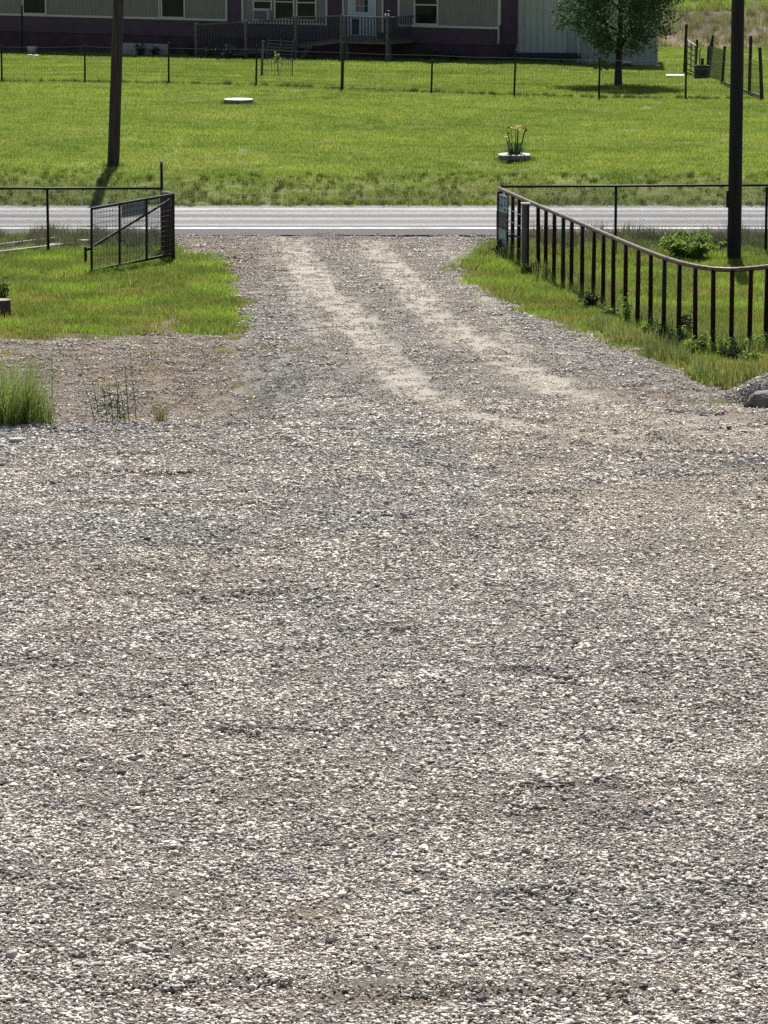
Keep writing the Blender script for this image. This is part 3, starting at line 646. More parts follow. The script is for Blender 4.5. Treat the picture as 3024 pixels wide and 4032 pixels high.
# ------------------------------------------------------------------ short pipe return and swung-open gate on the left
eb = G(682, 1032); cb = Vector((cl.x, FY - .05, 0)); root = empty('pipe_fence', eb); d = cb - Vector((eb.x, eb.y, 0))
zr = at_y(684, 766, eb.y).z
MB().tube([(d.x, d.y, ztop - .05), (0, 0, zr + .02)], .04, 12).build('top_rail', M['rail'], root, smooth=True)
mp_ = MB().tube([(0, 0, -.1), (0, 0, zr - .01)], .036, 10).mesh('picket', smooth=True)
for k in range(5):
    o = obj('picket', mp_, M['black_metal'] if k else M['rust'], root, (d.x * k / 4.6, d.y * k / 4.6, 0))
tag(root, 'short run of dark pipe pickets at the left gate hinge', 'fence')
yh, yl = eb.y - .12, G(360, 1073).y
TR, BR, TL, BL = at_y(683, 766, yh), at_y(683, 1000, yh), at_y(361, 822, yl), at_y(361, 1066, yl)
root = empty('farm_gate', (BR.x, BR.y, 0)); o_ = Vector((BR.x, BR.y, 0)); TR, BR, TL, BL = TR - o_, BR - o_, TL - o_, BL - o_
T_ = lambda s: TR.lerp(TL, s); B_ = lambda s: BR.lerp(BL, s)
for nm, a, b in (('top_bar', TR, TL), ('bottom_bar', BR, BL)): MB().bar(a, b, .045, .045).build(nm, M['black_metal'], root)
fwd = Vector((0, -.03, 0))
for s in (0.0, .335, .665, 1.0): MB().bar(B_(s) - Vector((0, 0, .025)), T_(s) + Vector((0, 0, .025)), .045, .045).build('upright', M['black_metal'], root)
MB().bar(B_(.97).lerp(T_(.97), .40), B_(.03).lerp(T_(.03), .93), .03, .04).build('diagonal_brace', M['black_metal'], root)
m = MB(); L_ = (TL - TR).length
for k in range(1, int(L_ / .042)):
    s = k * .042 / L_; m.tube([B_(s) + fwd, T_(s) + fwd], .0042, 4, False)
for k in range(1, 12): m.tube([TR.lerp(BR, k / 12) + fwd * 1.2, TL.lerp(BL, k / 12) + fwd * 1.2], .0042, 4, False)
tag(m.build('wire_mesh', M['dark_wire'], root), kind='stuff')
p0, p1 = T_(.355), T_(.645)
MB().hexa([p0 - fwd - Vector((0, 0, .27)), p1 - fwd - Vector((0, 0, .27)), p1 - fwd * 1.4 - Vector((0, 0, .27)), p0 - fwd * 1.4 - Vector((0, 0, .27))], [p0 - fwd - Vector((0, 0, .03)), p1 - fwd - Vector((0, 0, .03)), p1 - fwd * 1.4 - Vector((0, 0, .03)), p0 - fwd * 1.4 - Vector((0, 0, .03))]).build('grey_plate', M['plate'], root)
lp = BL.lerp(TL, .36); out = (TL - TR).normalized()
m = MB(); m.bar(lp, lp + out * .17, .03, .05); m.bar(lp + out * .17 - Vector((0, 0, .22)), lp + out * .17 + Vector((0, 0, .05)), .05, .04); m.build('latch_arm', M['black_metal'], root)
lp2 = BL.lerp(TL, .73); MB().tube([lp2, lp2 + out * .13], .008, 6).build('latch_pin', M['black_metal'], root)
tag(root, 'open black tube gate with wire mesh, diagonal brace and small grey plate', 'gate')

# ------------------------------------------------------------------ curved pipe fence on the right
RP = [(1800 + a / 1.3554, 640 + b / 1.3554) for a, b in ((222, 127), (300, 165), (380, 201), (480, 240), (575, 278), (660, 315), (740, 350), (830, 387), (910, 422), (1000, 462), (1120, 505), (1200, 532), (1280, 550), (1370, 561), (1440, 565), (1510, 564), (1580, 551), (1659, 545))]
RH = 1.25
R3 = [at_z(a, b, RH) for a, b in RP]; R3 += [R3[-1] + (R3[-1] - R3[-3]).normalized() * k for k in (.5, 1.0, 1.5)]
# even out the measured line
for _ in range(3): R3 = [R3[0]] + [(R3[i - 1] + R3[i] * 2 + R3[i + 1]) / 4 for i in range(1, len(R3) - 1)] + [R3[-1]]
for p in R3: p.z = RH
pxs = [CX + p.x * F_PX / (p.y * CP + (CAM_H - p.z) * SP) for p in R3]
def rail_at(px):
    for i in range(len(pxs) - 1):
        if pxs[i] <= px <= pxs[i + 1]: return R3[i].lerp(R3[i + 1], (px - pxs[i]) / (pxs[i + 1] - pxs[i]))
    return R3[0] if px < pxs[0] else R3[-1]
o_ = Vector((R3[0].x, R3[0].y, 0)); root = empty('pipe_fence', o_)
fence_right = root
MB().tube([p - o_ - Vector((0, 0, .035)) for p in R3], .037, 12).build('top_rail', M['rail'], root, smooth=True)
for a in (575, 835, 1125, 1515):
    p = rail_at(1800 + a / 1.3554); q = rail_at(1800 + a / 1.3554 + 7); dd = (q - p).normalized() * .022; c0 = p - o_ - Vector((0, 0, .035))
    MB().tube([c0 - dd, c0 + dd], .043, 12).build('weld_collar', M['rail'], root, smooth=True)
mp_ = MB().tube([(0, 0, -.12), (0, 0, RH - .04)], .037, 10).mesh('picket', smooth=True)
mp2 = mp_.copy(); mp_.materials.append(M['rust']); mp2.materials.append(M['black_metal'])
for i, a in enumerate((232, 264, 297, 331, 363, 437, 475, 520, 568, 613, 670, 730, 783, 837, 903, 968, 1037, 1108, 1188, 1277, 1372, 1470, 1568, 1655)):
    p = rail_at(1800 + a / 1.3554); o = obj('picket', mp2 if i in (0, 1, 2, 8, 17) else mp_, None, root, (p.x - o_.x, p.y - o_.y, 0)); o.rotation_euler = (random.gauss(0, .006), random.gauss(0, .006), i)
for k in (.3, .85):
    p = R3[-3].lerp(R3[-1], k); obj('picket', mp_, None, root, (p.x - o_.x, p.y - o_.y, 0))
tag(root, 'long curving fence of rusty red pipe pickets under a worn pipe rail', 'fence')
# open gate folded along it
pn, pf = rail_at(2108), rail_at(1990); lo = Vector((-.13, -.03, 0)); pn, pf = pn + lo, pf + lo
root = empty('folded_gate', (pn.x, pn.y, 0)); o_ = Vector((pn.x, pn.y, 0)); pn, pf = pn - o_, pf - o_
gz0, gz1 = .10, 1.22; U3 = (pf - pn); U3.z = 0
P_ = lambda s, z: Vector((U3.x * s, U3.y * s, z))
MB().bar(P_(0, gz0), P_(0, gz1), .045, .05).build('end_post', M['black_metal'], root)
MB().bar(P_(1, gz0), P_(1, gz1), .05, .05).build('end_post', M['black_metal'], root)
MB().box(-.13, .035, -.05, .05, gz1 + .002, gz1 + .03).build('white_cap', M['white'], root)
for k, z in enumerate((.32, .54, .75, .96)): MB().tube([P_(0, z), P_(1, z)], .008, 6).build('bar', M['dark_wire'], root)
m = MB()
for k in range(9): m.tube([(-.12 + k * .0105, -.01, gz0 + .05), (-.12 + k * .0105, -.01, gz1)], .0022, 3, False)
for k in range(18): m.tube([(-.125, -.012, gz0 + .1 + k * .06), (-.03, -.012, gz0 + .07 + k * .06)], .003, 3, False)
tag(m.build('mesh_strip', M['wire'], root), kind='stuff')
MB().box(-.115, -.026, .0, .008, gz0 + .04, gz1).build('backing_strip', M['mesh_grey'], root)
tag(root, 'narrow open gate with white cap folded against the pipe fence', 'gate')
# weathered blue board on the fence end
pa, pb = at_z(1957, 752, 1.2), at_z(1999, 770, 1.2); pa = at_y(1957, 800, FY - .35); pb = at_y(1999, 800, FY - 1.0); pa.z = pb.z = 0; o_ = Vector((pa.x, pa.y, 0)); root = empty('board_sign', o_)
U3 = (pb - pa); Lb = U3.length; rz_ = math.atan2(U3.y, U3.x); root.rotation_euler = (0, 0, rz_)
def slab(nm, x0, x1, z0, z1, material, y0=-.012, y1=.0): return MB().box(x0, x1, y0, y1, z0, z1).build(nm, material, root)
slab('upper_board', .02, Lb, .84, 1.17, M['sign_blue']); slab('worn_board', .0, Lb * .97, .53, .835, M['sign_worn'])
m = MB(); zz = [.53, .53]; prof = [(.0, .27), (.12 * Lb, .30), (.22 * Lb, .25), (.30 * Lb, .33), (.5 * Lb, .30), (.62 * Lb, .19), (.78 * Lb, .15), (.9 * Lb, .17)]
for (xa, za), (xb, zb) in zip(prof[:-1], prof[1:]): m.hexa([(xa, -.012, za), (xb, -.012, zb), (xb, 0, zb), (xa, 0, za)], [(xa, -.012, .525), (xb, -.012, .525), (xb, 0, .525), (xa, 0, .525)])
m.build('ragged_lower_board', M['sign_blue'], root)
m = MB(); W = Lb; t_ = .045 * W
def stroke(xa, za, xb, zb): m.bar((xa * W, -.0145, za), (xb * W, -.0145, zb), .004, t_, up=(1, 0, 0)) if abs(xa - xb) < 1e-6 else m.bar((xa * W, -.0145, za), (xb * W, -.0145, zb), .004, .022)
stroke(.22, .88, .28, 1.12); stroke(.22, 1.07, .28, 1.12)
stroke(.40, 1.12, .58, 1.12); stroke(.58, 1.12, .44, .88)
stroke(.68, 1.11, .86, 1.11); stroke(.86, 1.11, .76, 1.01); stroke(.76, 1.01, .86, .95); stroke(.86, .95, .80, .88); stroke(.80, .88, .68, .885)
m.build('lettering', M['ink'], root)
tag(root, 'weathered pale blue board with dark figures on the far end of the pipe fence', 'sign')
o = MB().lathe([(0, -.006), (.035, -.006), (.035, .006), (0, .006)], 14).build('reflector', M['red']); p = rail_at(2004); o.location = (p.x - .05, p.y - .05, 1.13); o.rotation_euler = (RAD(90), 0, 0)
tag(o, 'small red reflector hung under the rail beside the blue board', 'reflector')

# concrete gutter and white block beyond the left fence
a, b = G(0, 1003), G(312, 965); root = empty('concrete_gutter', b); dv = a - b; a2 = dv * 1.5
nrm = Vector((-dv.y, dv.x, 0)).normalized(); nrm = nrm if nrm.y > 0 else -nrm
for nm, off_, w_, h_ in (('near_kerb', 0.0, .05, .07), ('far_kerb', .62, .05, .12), ('channel_floor', .31, .55, .03)):
    MB().bar(nrm * off_ + Vector((0, 0, h_ / 2)), a2 + nrm * off_ + Vector((0, 0, h_ / 2)), w_, h_).build(nm, M['whitewash'] if 'kerb' in nm else M['concrete'], root)
tag(root, 'pale concrete gutter with two whitened kerbs behind the left fence', 'gutter')
p = G(331, 962); o = MB().box(-.115, .115, -.09, .09, 0, .09).build('white_block', M['white']); o.location = p; tag(o, 'white rectangular block at the end of the concrete gutter', 'block')

# ------------------------------------------------------------------ the house
A, B = at_z(0, 60, 1.55), at_z(1966, 112, 1.55)
U = Vector((B.x - A.x, B.y - A.y, 0)); UB = U.length; U.normalize(); Nn = Vector((U.y, -U.x, 0)); HR = math.atan2(U.y, U.x); A0 = Vector((A.x, A.y, 0))
def uv(px, py, d=0.0, o=None, n=None, u=None):
    o = A0 if o is None else o; n = Nn if n is None else n; u = U if u is None else u
    r = ray(px, py); cam_ = Vector((0, 0, CAM_H)); t = ((o + n * d - cam_).dot(n)) / r.dot(n); p = cam_ + r * t
    return (p - o).dot(u), p.z
def uu(px, py=60, d=0.0): return uv(px, py, d)[0]
house = empty('house', A0, HR)
zs = .5 * (uv(1900, 171)[1] + uv(200, 133)[1]); U0, U1, HD, HT = -5.0, UB, 8.2, 3.25
MB().box(U0, U1, 0, HD, zs, HT).build('wall', M['maroon'], house)
MB().box(U0 + .04, U1 - .04, .05, HD - .05, -.3, zs - .002).build('skirting', M['skirt'], house)
m = MB(); e = .45; zr_ = HT + 1.35
m.add([(U0 - e, -e, HT - .02), (U1 + .25, -e, HT - .02), (U1 + .25, HD / 2, zr_), (U0 - e, HD / 2, zr_), (U0 - e, HD + e, HT - .02), (U1 + .25, HD + e, HT - .02),
       (U0 - e, -e, HT + .1), (U1 + .25, -e, HT + .1), (U1 + .25, HD / 2, zr_ + .12), (U0 - e, HD / 2, zr_ + .12), (U0 - e, HD + e, HT + .1), (U1 + .25, HD + e, HT + .1)],
      [(0, 3, 2, 1), (3, 4, 5, 2), (6, 7, 8, 9), (9, 8, 11, 10), (0, 1, 7, 6), (4, 10, 11, 5), (1, 2, 8, 7), (2, 5, 11, 8), (0, 6, 9, 3), (3, 9, 10, 4)])
m.build('roof', M['roof'], house)
for (xa, xb) in ((U0, U0 + .1), (U1 - .1, U1)):
    MB().add([(xa, .02, HT), (xb, .02, HT), (xb, HD - .02, HT), (xa, HD - .02, HT), (xa, HD / 2, zr_ - .03), (xb, HD / 2, zr_ - .03)], [(0, 3, 2, 1), (0, 1, 5, 4), (2, 3, 4, 5), (1, 2, 5), (3, 0, 4)]).build('gable', M['siding'], house)
def panel(xa, xb, zb, zt=HT - .03, tw=.085, sides=(1, 1)):
    """taupe sheet siding with its cream trim"""
    m = MB(); n = max(1, round((xb - xa) / .2)); w_ = (xb - xa) / n
    for i in range(n): m.box(xa + i * w_ + .006, xa + (i + 1) * w_ - .006, -.014, .001, zb, zt)
    m.box(xa, xb, -.008, .001, zb, zt)
    sd = m.build('siding', M['siding'], house)
    MB().box(xa - tw / 2, xb + tw / 2, -.032, -.0145, zb - tw, zb).build('trim', M['trim'], sd)
    for s, on in ((xa, sides[0]), (xb, sides[1])):
        if on: MB().box(s - tw / 2, s + tw / 2, -.032, -.0145, zb + .001, zt).build('trim', M['trim'], sd)
    return sd
zt_ = 1.55 + .085
p1 = panel(U0, uu(893), zt_, sides=(0, 1)); panel(uu(956), uu(1287), zt_ - .06); panel(uu(1352), uu(1508), .95, tw=.075); panel(uu(1571), U1 - .02, zt_ - .03, sides=(1, 0))
MB().box(uu(628) - .03, uu(628) + .03, -.033, -.015, zt_ + .002, HT - .03).build('trim', M['trim'], p1)
def window(xa, xb, zb, zt, rail=None, fw=.07, inner=None):
    m = MB(); y0, y1 = -.05, -.0155
    m.box(xa - fw, xb + fw, y0, y1, zb - fw, zb); m.box(xa - fw, xa, y0, y1, zb, zt); m.box(xb, xb + fw, y0, y1, zb, zt); m.box(xa - fw, xb + fw, y0, y1, zt, zt + fw)
    wd = m.build('window', M['trim'], house)
    zs_ = [zb, zt] if rail is None else [zb, rail, zt]
    for i in range(len(zs_) - 1):
        MB().box(xa, xb, -.022 - .006 * i, -.0165 - .006 * i, zs_[i] + .001, zs_[i + 1] - .001).build('pane', M['pane'], wd)
    if rail: MB().box(xa, xb, -.045, -.029, rail - .025, rail + .025).build('meeting_rail', M['trim'], wd)
    return wd
def wpx(xl, xr, yb, rail=None, h=1.15, **k):
    zb = uv((xl + xr) / 2, yb)[1]; rz = uv((xl + xr) / 2, rail)[1] if rail is not None else None
    return window(uu(xl, yb), uu(xr, yb), zb, min(zb + h, HT - .15), rz, **k)
wpx(96, 180, 51); wpx(641, 726, 66)
w_ac = wpx(1003, 1068, 33, 4, h=.8); wpx(1087, 1156, 74, 7); wpx(1174, 1243, 76, 10); wpx(1637, 1722, 92, 19)
# air conditioner under the first sash
xa, zb = uv(1008, 79); xb, zt2 = uv(1067, 36); ac = MB().box(xa, xb, -.22, -.034, zb, zt2).build('air_conditioner', M['trim'], house)
MB().box(xa + .05, xb - .05, -.235, -.2205, zb + .04, zt2 - .05).build('grille', M['mesh_grey'], ac)
for k in range(7): MB().box(xa + .05, xb - .05, -.243, -.2355, zb + .06 + k * .045, zb + .072 + k * .045).build('louvre', M['dark_wire'], ac)
# door
xa, zf = uv(1381, 143); xb = uu(1474, 100); dm = MB().box(xa, xb, -.045, -.0155, zf + .03, zf + 2.02).build('door', M['door'], house)
gl, gr_, gb = uu(1402), uu(1452), uv(1427, 48)[1]
for i in range(3):
    for j in range(3):
        w3 = (gr_ - gl) / 3; MB().box(gl + i * w3 + .012, gl + (i + 1) * w3 - .012, -.050, -.0455, gb + j * .25 + .012, gb + (j + 1) * .25 - .012).build('pane', M['curtain'] if (i < 2) else M['pane'], dm)
MB().box(xa + .09, xa + .40, -.053, -.0455, zf + .08, zf + .68).build('pet_flap', M['trough'], dm)
MB().lathe([(0, 0), (.028, 0), (.03, .03), (.02, .05), (0, .05)], 12).build('handle', M['galv'], dm, loc=(xb - .07, -.06, zf + 1.0))
for s in (xa - .055, xb + .055): MB().box(s - .05, s + .05, -.05, -.0335, zf, zf + 2.1).build('door_frame', M['trim'], house)
MB().box(U1 - .05, U1 + .03, -.035, .06, uv(1970, 171)[1], HT - .02).build('corner_trim', M['trim'], house)
MB().box(U1 + .035, U1 + .13, -.06, .04, .2, uv(1981, 98)[1]).build('downspout', M['trough'], house)
tag(house, 'long single-storey house with maroon lower wall, taupe panels and cream trim', 'house')

# ------------------------------------------------------------------ deck and ramp
DD = 1.75; deck = empty('deck_ramp', A0 + Nn * DD, HR); du = lambda px, py=100: uv(px, py, DD)
uL, uR = du(1347)[0], du(1534)[0]; zF = du(1440, 152)[1]; uE = du(790)[0]; gz = h1(*(A0 + U * uE + Nn * DD).xy)
def zramp(u): return zF + (gz + .06 - zF) * max(0, (uL - u) / (uL - uE))
rt = [(du(778)[0], du(778, 95)[1]), (du(974)[0], du(974, 83)[1]), (du(1171)[0], du(1171, 65)[1]), (uL, du(1345, 61)[1]), (uR, du(1534, 67)[1])]
def zrail(u):
    for (a, za), (b, zb) in zip(rt[:-1], rt[1:]):
        if u <= b: return za + (zb - za) * (u - a) / (b - a)
    return rt[-1][1]
nb_ = 12
for k in range(nb_): MB().box(uL + .006, uR, .0 + k * (DD - .05) / nb_ + .004, (k + 1) * (DD - .05) / nb_ - .004, zF - .035, zF).build('deck_board', M['deck'], deck)
MB().box(uL, uR + .02, -.045, -.001, zF - .2, zF - .004).build('rim_board', M['deck'], deck)
MB().box(uR + .001, uR + .04, 0, DD - .06, zF - .2, zF - .036).build('rim_board', M['deck'], deck)
m = MB(); m.hexa([(uE, -.045, zramp(uE) - .15), (uL - .002, -.045, zramp(uL) - .18), (uL - .002, -.001, zramp(uL) - .18), (uE, -.001, zramp(uE) - .15)], [(uE, -.045, zramp(uE)), (uL - .002, -.045, zramp(uL)), (uL - .002, -.001, zramp(uL)), (uE, -.001, zramp(uE))]); m.build('ramp_stringer', M['deck'], deck)
m = MB(); m.hexa([(uE, 0, zramp(uE) - .04), (uL, 0, zF - .04), (uL, 1.2, zF - .04), (uE, 1.2, zramp(uE) - .04)], [(uE, 0, zramp(uE)), (uL, 0, zF), (uL, 1.2, zF), (uE, 1.2, zramp(uE))]); m.build('ramp_floor', M['deck'], deck)
for (px, top) in ((778, None), (974, None), (1171, None), (1351, None), (1531, None)):
    u_ = du(px)[0]; MB().box(u_ - .05, u_ + .05, -.15, -.047, -.15, zrail(u_) + .03).build('post', M['deck'], deck)
for (a, za), (b, zb) in zip(rt[:-1], rt[1:]):
    MB().hexa([(a + .05, -.13, za - .045), (b - .05, -.13, zb - .045), (b - .05, -.048, zb - .045), (a + .05, -.048, za - .045)], [(a + .05, -.13, za), (b - .05, -.13, zb), (b - .05, -.048, zb), (a + .05, -.048, za)]).build('hand_rail', M['deck'], deck)
u_ = rt[0][0] + .16
bal = MB().box(-.02, .02, -.085, -.05, 0, 1).mesh('baluster'); bal.materials.append(M['deck_dark'])
while u_ < uR - .06:
    if all(abs(u_ - du(p)[0]) > .08 for p in (974, 1171, 1351, 1531)):
        z0 = zramp(u_) - .08 if u_ < uL else zF - .12; o = obj('baluster', bal, None, deck, (u_, 0, z0)); o.scale = (1, 1, zrail(u_) - .05 - z0)
    u_ += .145
MB().box(uR - .03, uR + .05, .0, DD - .05, rt[-1][1] - .045, rt[-1][1]).build('hand_rail', M['deck'], deck)
for k in range(9):
    o = obj('baluster', bal, None, deck, (uR + .03, .15 + k * .17, zF - .1)); o.scale = (1, 1, rt[-1][1] - .05 - zF + .1)
for u_ in (uL + .15, uR - .1): MB().box(u_ - .05, u_ + .05, .1, .2, -.15, zF - .21).build('support_leg', M['deck'], deck)
tag(deck, 'weathered grey wooden porch deck and long ramp with balusters before the house door', 'deck')
# things on and under the deck
p = A0 + U * du(1500)[0] + Nn * (DD - .25); root = empty('door_mat_rack', (p.x, p.y, zF + .002), HR)
for k in range(4): MB().box(-.22 + k * .13, -.16 + k * .13, -.08, .08, .0, .20).build('boot', M['trough'], root)
MB().box(-.26, .28, -.1, .1, .20, .225).build('tray', M['dark_wood'], root)
tag(root, 'low dark rack of boots on the porch deck beside the door', 'rack')
p = A0 + U * du(1528)[0] + Nn * (DD + .08); zt3 = zrail(du(1528)[0]) + .005; root = empty('post_ornament', (p.x, p.y, zt3 + .03), HR)
for sx in (-.06, .07): MB().lathe([(0, 0), (.04, 0), (.045, .05), (.02, .09), (0, .1)], 12).build('white_cup', M['plastic'], root, loc=(sx, 0, 0))
MB().lathe([(0, .0), (.05, .0), (.09, .12), (.06, .2), (0, .22)], 10, .08).build('dark_pot', M['trough'], root, loc=(.0, .12, 0))
tag(root, 'two small white cups and a dark pot on the porch rail corner', 'ornament')
# slatted frame and sticks leaning under the ramp
pb = A0 + U * uv(1100, 215, DD + .35)[0] + Nn * (DD + .35); pb.z = h1(pb.x, pb.y); root = empty('slatted_frame', pb, HR)
for k in range(6): MB().bar((-.62, .02 * k, .10 + k * .125), (.62, .02 * k, .07 + k * .125), .025, .04).build('slat', M['deck'], root)
for sx in (-.6, 0, .6): MB().bar((sx, .0 - .03, 0), (sx, .15 - .03, .82), .04, .03).build('upright', M['deck'], root)
for sx in (-.45, -.2): MB().bar((sx, -.05, .12), (sx + .3, .05, .55), .02, .03).build('brace', M['deck'], root)
tag(root, 'old slatted wooden frame leaning against the ramp front', 'frame')
for k, (xa, xb) in enumerate(((1178, 1215), (1183, 1225), (1188, 1236))):
    b0 = A0 + U * uv(xa, 224, DD + .3)[0] + Nn * (DD + .3); t0 = A0 + U * uv(xb, 172, DD + .14)[0] + Nn * (DD + .14); b0.z = h1(b0.x, b0.y); t0.z = uv(xb, 174, DD + .14)[1]
    tag(MB().bar(b0, t0, .03, .03).build('wooden_stake', M['deck'], off=b0, loc=b0), ('shortest', 'middle', 'rightmost')[k] + ' of three pale stakes leaning against the ramp', 'stake', 'stakes leaning on the ramp')

# ------------------------------------------------------------------ metal shed
A2 = G(1987, 236); B2 = at_y(2585, 240, A2.y - .35); U2 = Vector((B2.x - A2.x, B2.y - A2.y, 0)); W2 = U2.length; U2.normalize(); N2 = Vector((U2.y, -U2.x, 0)); SR = math.atan2(U2.y, U2.x); A2z = Vector((A2.x, A2.y, 0))
shed = empty('metal_shed', A2z, SR); SH = 4.1
MB().box(.03, W2, .05, 5.5, -.1, SH).build('frame_body', M['shed'], shed)
nP = 8; pw = W2 / nP
m = MB()
prof = [(0, 0), (.02, -.03), (.05, -.03), (.07, 0)]; nrib = 3; xsq = []
for k in range(nrib):
    for a, b in prof: xsq.append((k * pw / nrib + a, b))
xsq.append((pw - .004, 0)); V_ = []
for a, b in xsq: V_ += [(a, b, .1), (a, b, SH - .02)]
m.add(V_, [(2 * i, 2 * i + 2, 2 * i + 3, 2 * i + 1) for i in range(len(xsq) - 1)])
sheet = m.mesh('wall_sheet'); sheet.materials.append(M['shed'])
for k in range(nP): obj('wall_sheet', sheet, None, shed, (.02 + k * pw, .048, 0))
MB().box(-.0, W2 + .02, .0, .046, -.1, .098).build('base_rail', M['dark_wood'], shed)
MB().box(W2 - .03, W2 + .04, -.0, .09, .1, SH).build('corner_trim', M['shed'], shed)
MB().box(-.2, W2 + .25, -.3, 5.7, SH + .002, SH + .1).build('roof', M['roof'], shed)
tag(shed, 'tall grey ribbed metal shed to the right of the house', 'shed')
S = lambda u_, d_, z_=0.0: A2z + U2 * u_ + N2 * d_ + Vector((0, 0, z_))
def suv(px, py, d=0.0): return uv(px, py, d, A2z, N2, U2)
# low stack of dark planks
p = S(0.1, .45); root = empty('plank_stack', (p.x, p.y, h1(p.x, p.y)), SR); lw = suv(2278, 250, .45)[0]
for k in range(4): MB().box(.0 + .05 * (k % 2), lw - .07 * ((k + 1) % 2), -.12 - .02 * (k % 3), .14, .02 + k * .07, .085 + k * .07).build('plank', M['trough'], root)
tag(root, 'low stack of dark planks along the foot of the shed wall', 'plank stack')
# wire panel leaning on the shed
p = S(suv(2232, 230, .3)[0], .3); root = empty('leaning_wire_grid', (p.x, p.y, h1(p.x, p.y)), SR); wl = suv(2580, 240, .3)[0] - suv(2232, 230, .3)[0]; zt4 = suv(2240, 110, .3)[1] - h1(p.x, p.y)
m = MB()
for k in range(int(wl / .1) + 1): m.tube([(k * .1, 0, .05), (k * .1, .12, zt4)], .004, 3, False)
for k in range(int(zt4 / .1)): m.tube([(0, .12 * k * .1 / zt4, .05 + k * .1), (wl, .12 * k * .1 / zt4, .05 + k * .1)], .004, 3, False)
tag(m.build('grid_wire', M['dark_wire'], root), kind='stuff'); MB().tube([(0, 0, 0), (0, .12, zt4)], .012, 6).build('edge_bar', M['dark_wire'], root)
tag(root, 'large square-grid wire panel standing against the shed', 'wire panel')
# crook with white rope
p = S(suv(2276, 230, .55)[0], .55); gz_ = h1(p.x, p.y); zt5 = suv(2276, 62, .55)[1]; root = empty('garden_crook', (p.x, p.y, gz_))
MB().tube([(0, 0, -.05), (0, 0, zt5 - gz_ - .1), (.03, 0, zt5 - gz_), (.1, 0, zt5 - gz_ + .03)], .012, 8).build('rod', M['black_metal'], root)
MB().tube([(0, -.02, .05), (.02, -.03, .5), (-.01, -.03, 1.0)], .016, 7).build('white_rope', M['plastic'], root)
MB().lathe([(0, 0), (.04, .0), (.055, .1), (.02, .24), (0, .25)], 10).build('feeder', M['trough'], root, loc=(.03, -.03, 1.35))
tag(root, 'slim dark rod with white rope standing before the shed left of the tree', 'rod')
p = S(suv(2586, 250, .1)[0] + .02, .1); gz_ = h1(p.x, p.y); root = empty('stand_pipe', (p.x, p.y, gz_)); zz_ = suv(2588, 173, .1)[1] - gz_
MB().tube([(0, 0, 0), (0, 0, zz_)], .018, 8).build('pipe', M['galv'], root); MB().lathe([(0, -.03), (.06, -.03), (.07, .02), (.03, .06), (0, .06)], 12).build('head', M['plastic'], root, loc=(0, 0, zz_)); MB().lathe([(0, 0), (.09, 0), (.09, .05), (0, .06)], 12).build('foot', M['plastic'], root, loc=(.02, -.03, 0))
tag(root, 'slim stand pipe with white head at the right corner of the shed', 'pipe')
p = S(suv(2468, 254, .5)[0], .5); root = empty('downpipe_outlet', (p.x, p.y, h1(p.x, p.y)), SR); MB().box(-.17, .17, -.06, .06, .13, .19).build('white_pipe', M['plastic'], root); MB().box(-.15, .17, -.05, .08, 0, .129).build('dark_block', M['trough'], root)
tag(root, 'short white pipe on a dark block behind the tree trunk', 'pipe')

# ------------------------------------------------------------------ field fence across the lawn
FP = [(334, 323, 334, 177), (664, 329, 664, 166), (1008, 336, 1011, 178), (1346, 352, 1351, 166), (1698, 365, 1702, 235), (2024, 377, 2031, 195), (2358, 386, 2362, 222), (2699, 389, 2703, 230), (3001, 390, 2992, 186)]
bases = [G(a, b) for a, b, _, _ in FP]; dl = bases[0] - bases[1]; bases = [bases[0] + dl] + bases; b0 = bases[0].copy(); b0.z = h1(b0.x, b0.y); bases[0] = b0
root = empty('wire_fence', (bases[1].x, bases[1].y, 0)); o_ = Vector((bases[1].x, bases[1].y, 0)); tops = []
for i, b in enumerate(bases):
    if i == 0: t = b + Vector((0, 0, 1.25))
    else: t = at_y(FP[i - 1][2], FP[i - 1][3], b.y)
    tops.append(t); rr = {4: .055, 9: .06}.get(i, .034)
    MB().tube([b - Vector((0, 0, .15)) - o_, t - o_], [rr, rr * .9], 8).build('post', M['dark_wood'] if i in (4, 9) else M['black_metal'], root)
m = MB(); ms = MB()
for a, b in zip(bases[:-1], bases[1:]):
    L_ = (b - a).length; n = int(L_ / .10)
    for k in range(n):
        q = a.lerp(b, k / n) - o_; m.tube([q + Vector((0, 0, .04)), q + Vector((0, 0, 1.08))], .0024, 3, False)
    for z in (.05, .15, .26, .38, .51, .65, .79, .93, 1.08): m.tube([a - o_ + Vector((0, 0, z)), (a + b) / 2 - o_ + Vector((0, 0, z - .01)), b - o_ + Vector((0, 0, z))], .0026, 3, False)
    for z in (1.2,): ms.tube([a - o_ + Vector((0, 0, z)), (a + b) / 2 - o_ + Vector((0, 0, z - .02)), b - o_ + Vector((0, 0, z))], .0042, 4, False)
tag(m.build('woven_wire', M['dark_wire'], root), kind='stuff'); ms.build('top_strand', M['dark_wire'], root)
tag(root, 'low wire mesh fence on dark posts crossing the lawn before the house', 'fence')
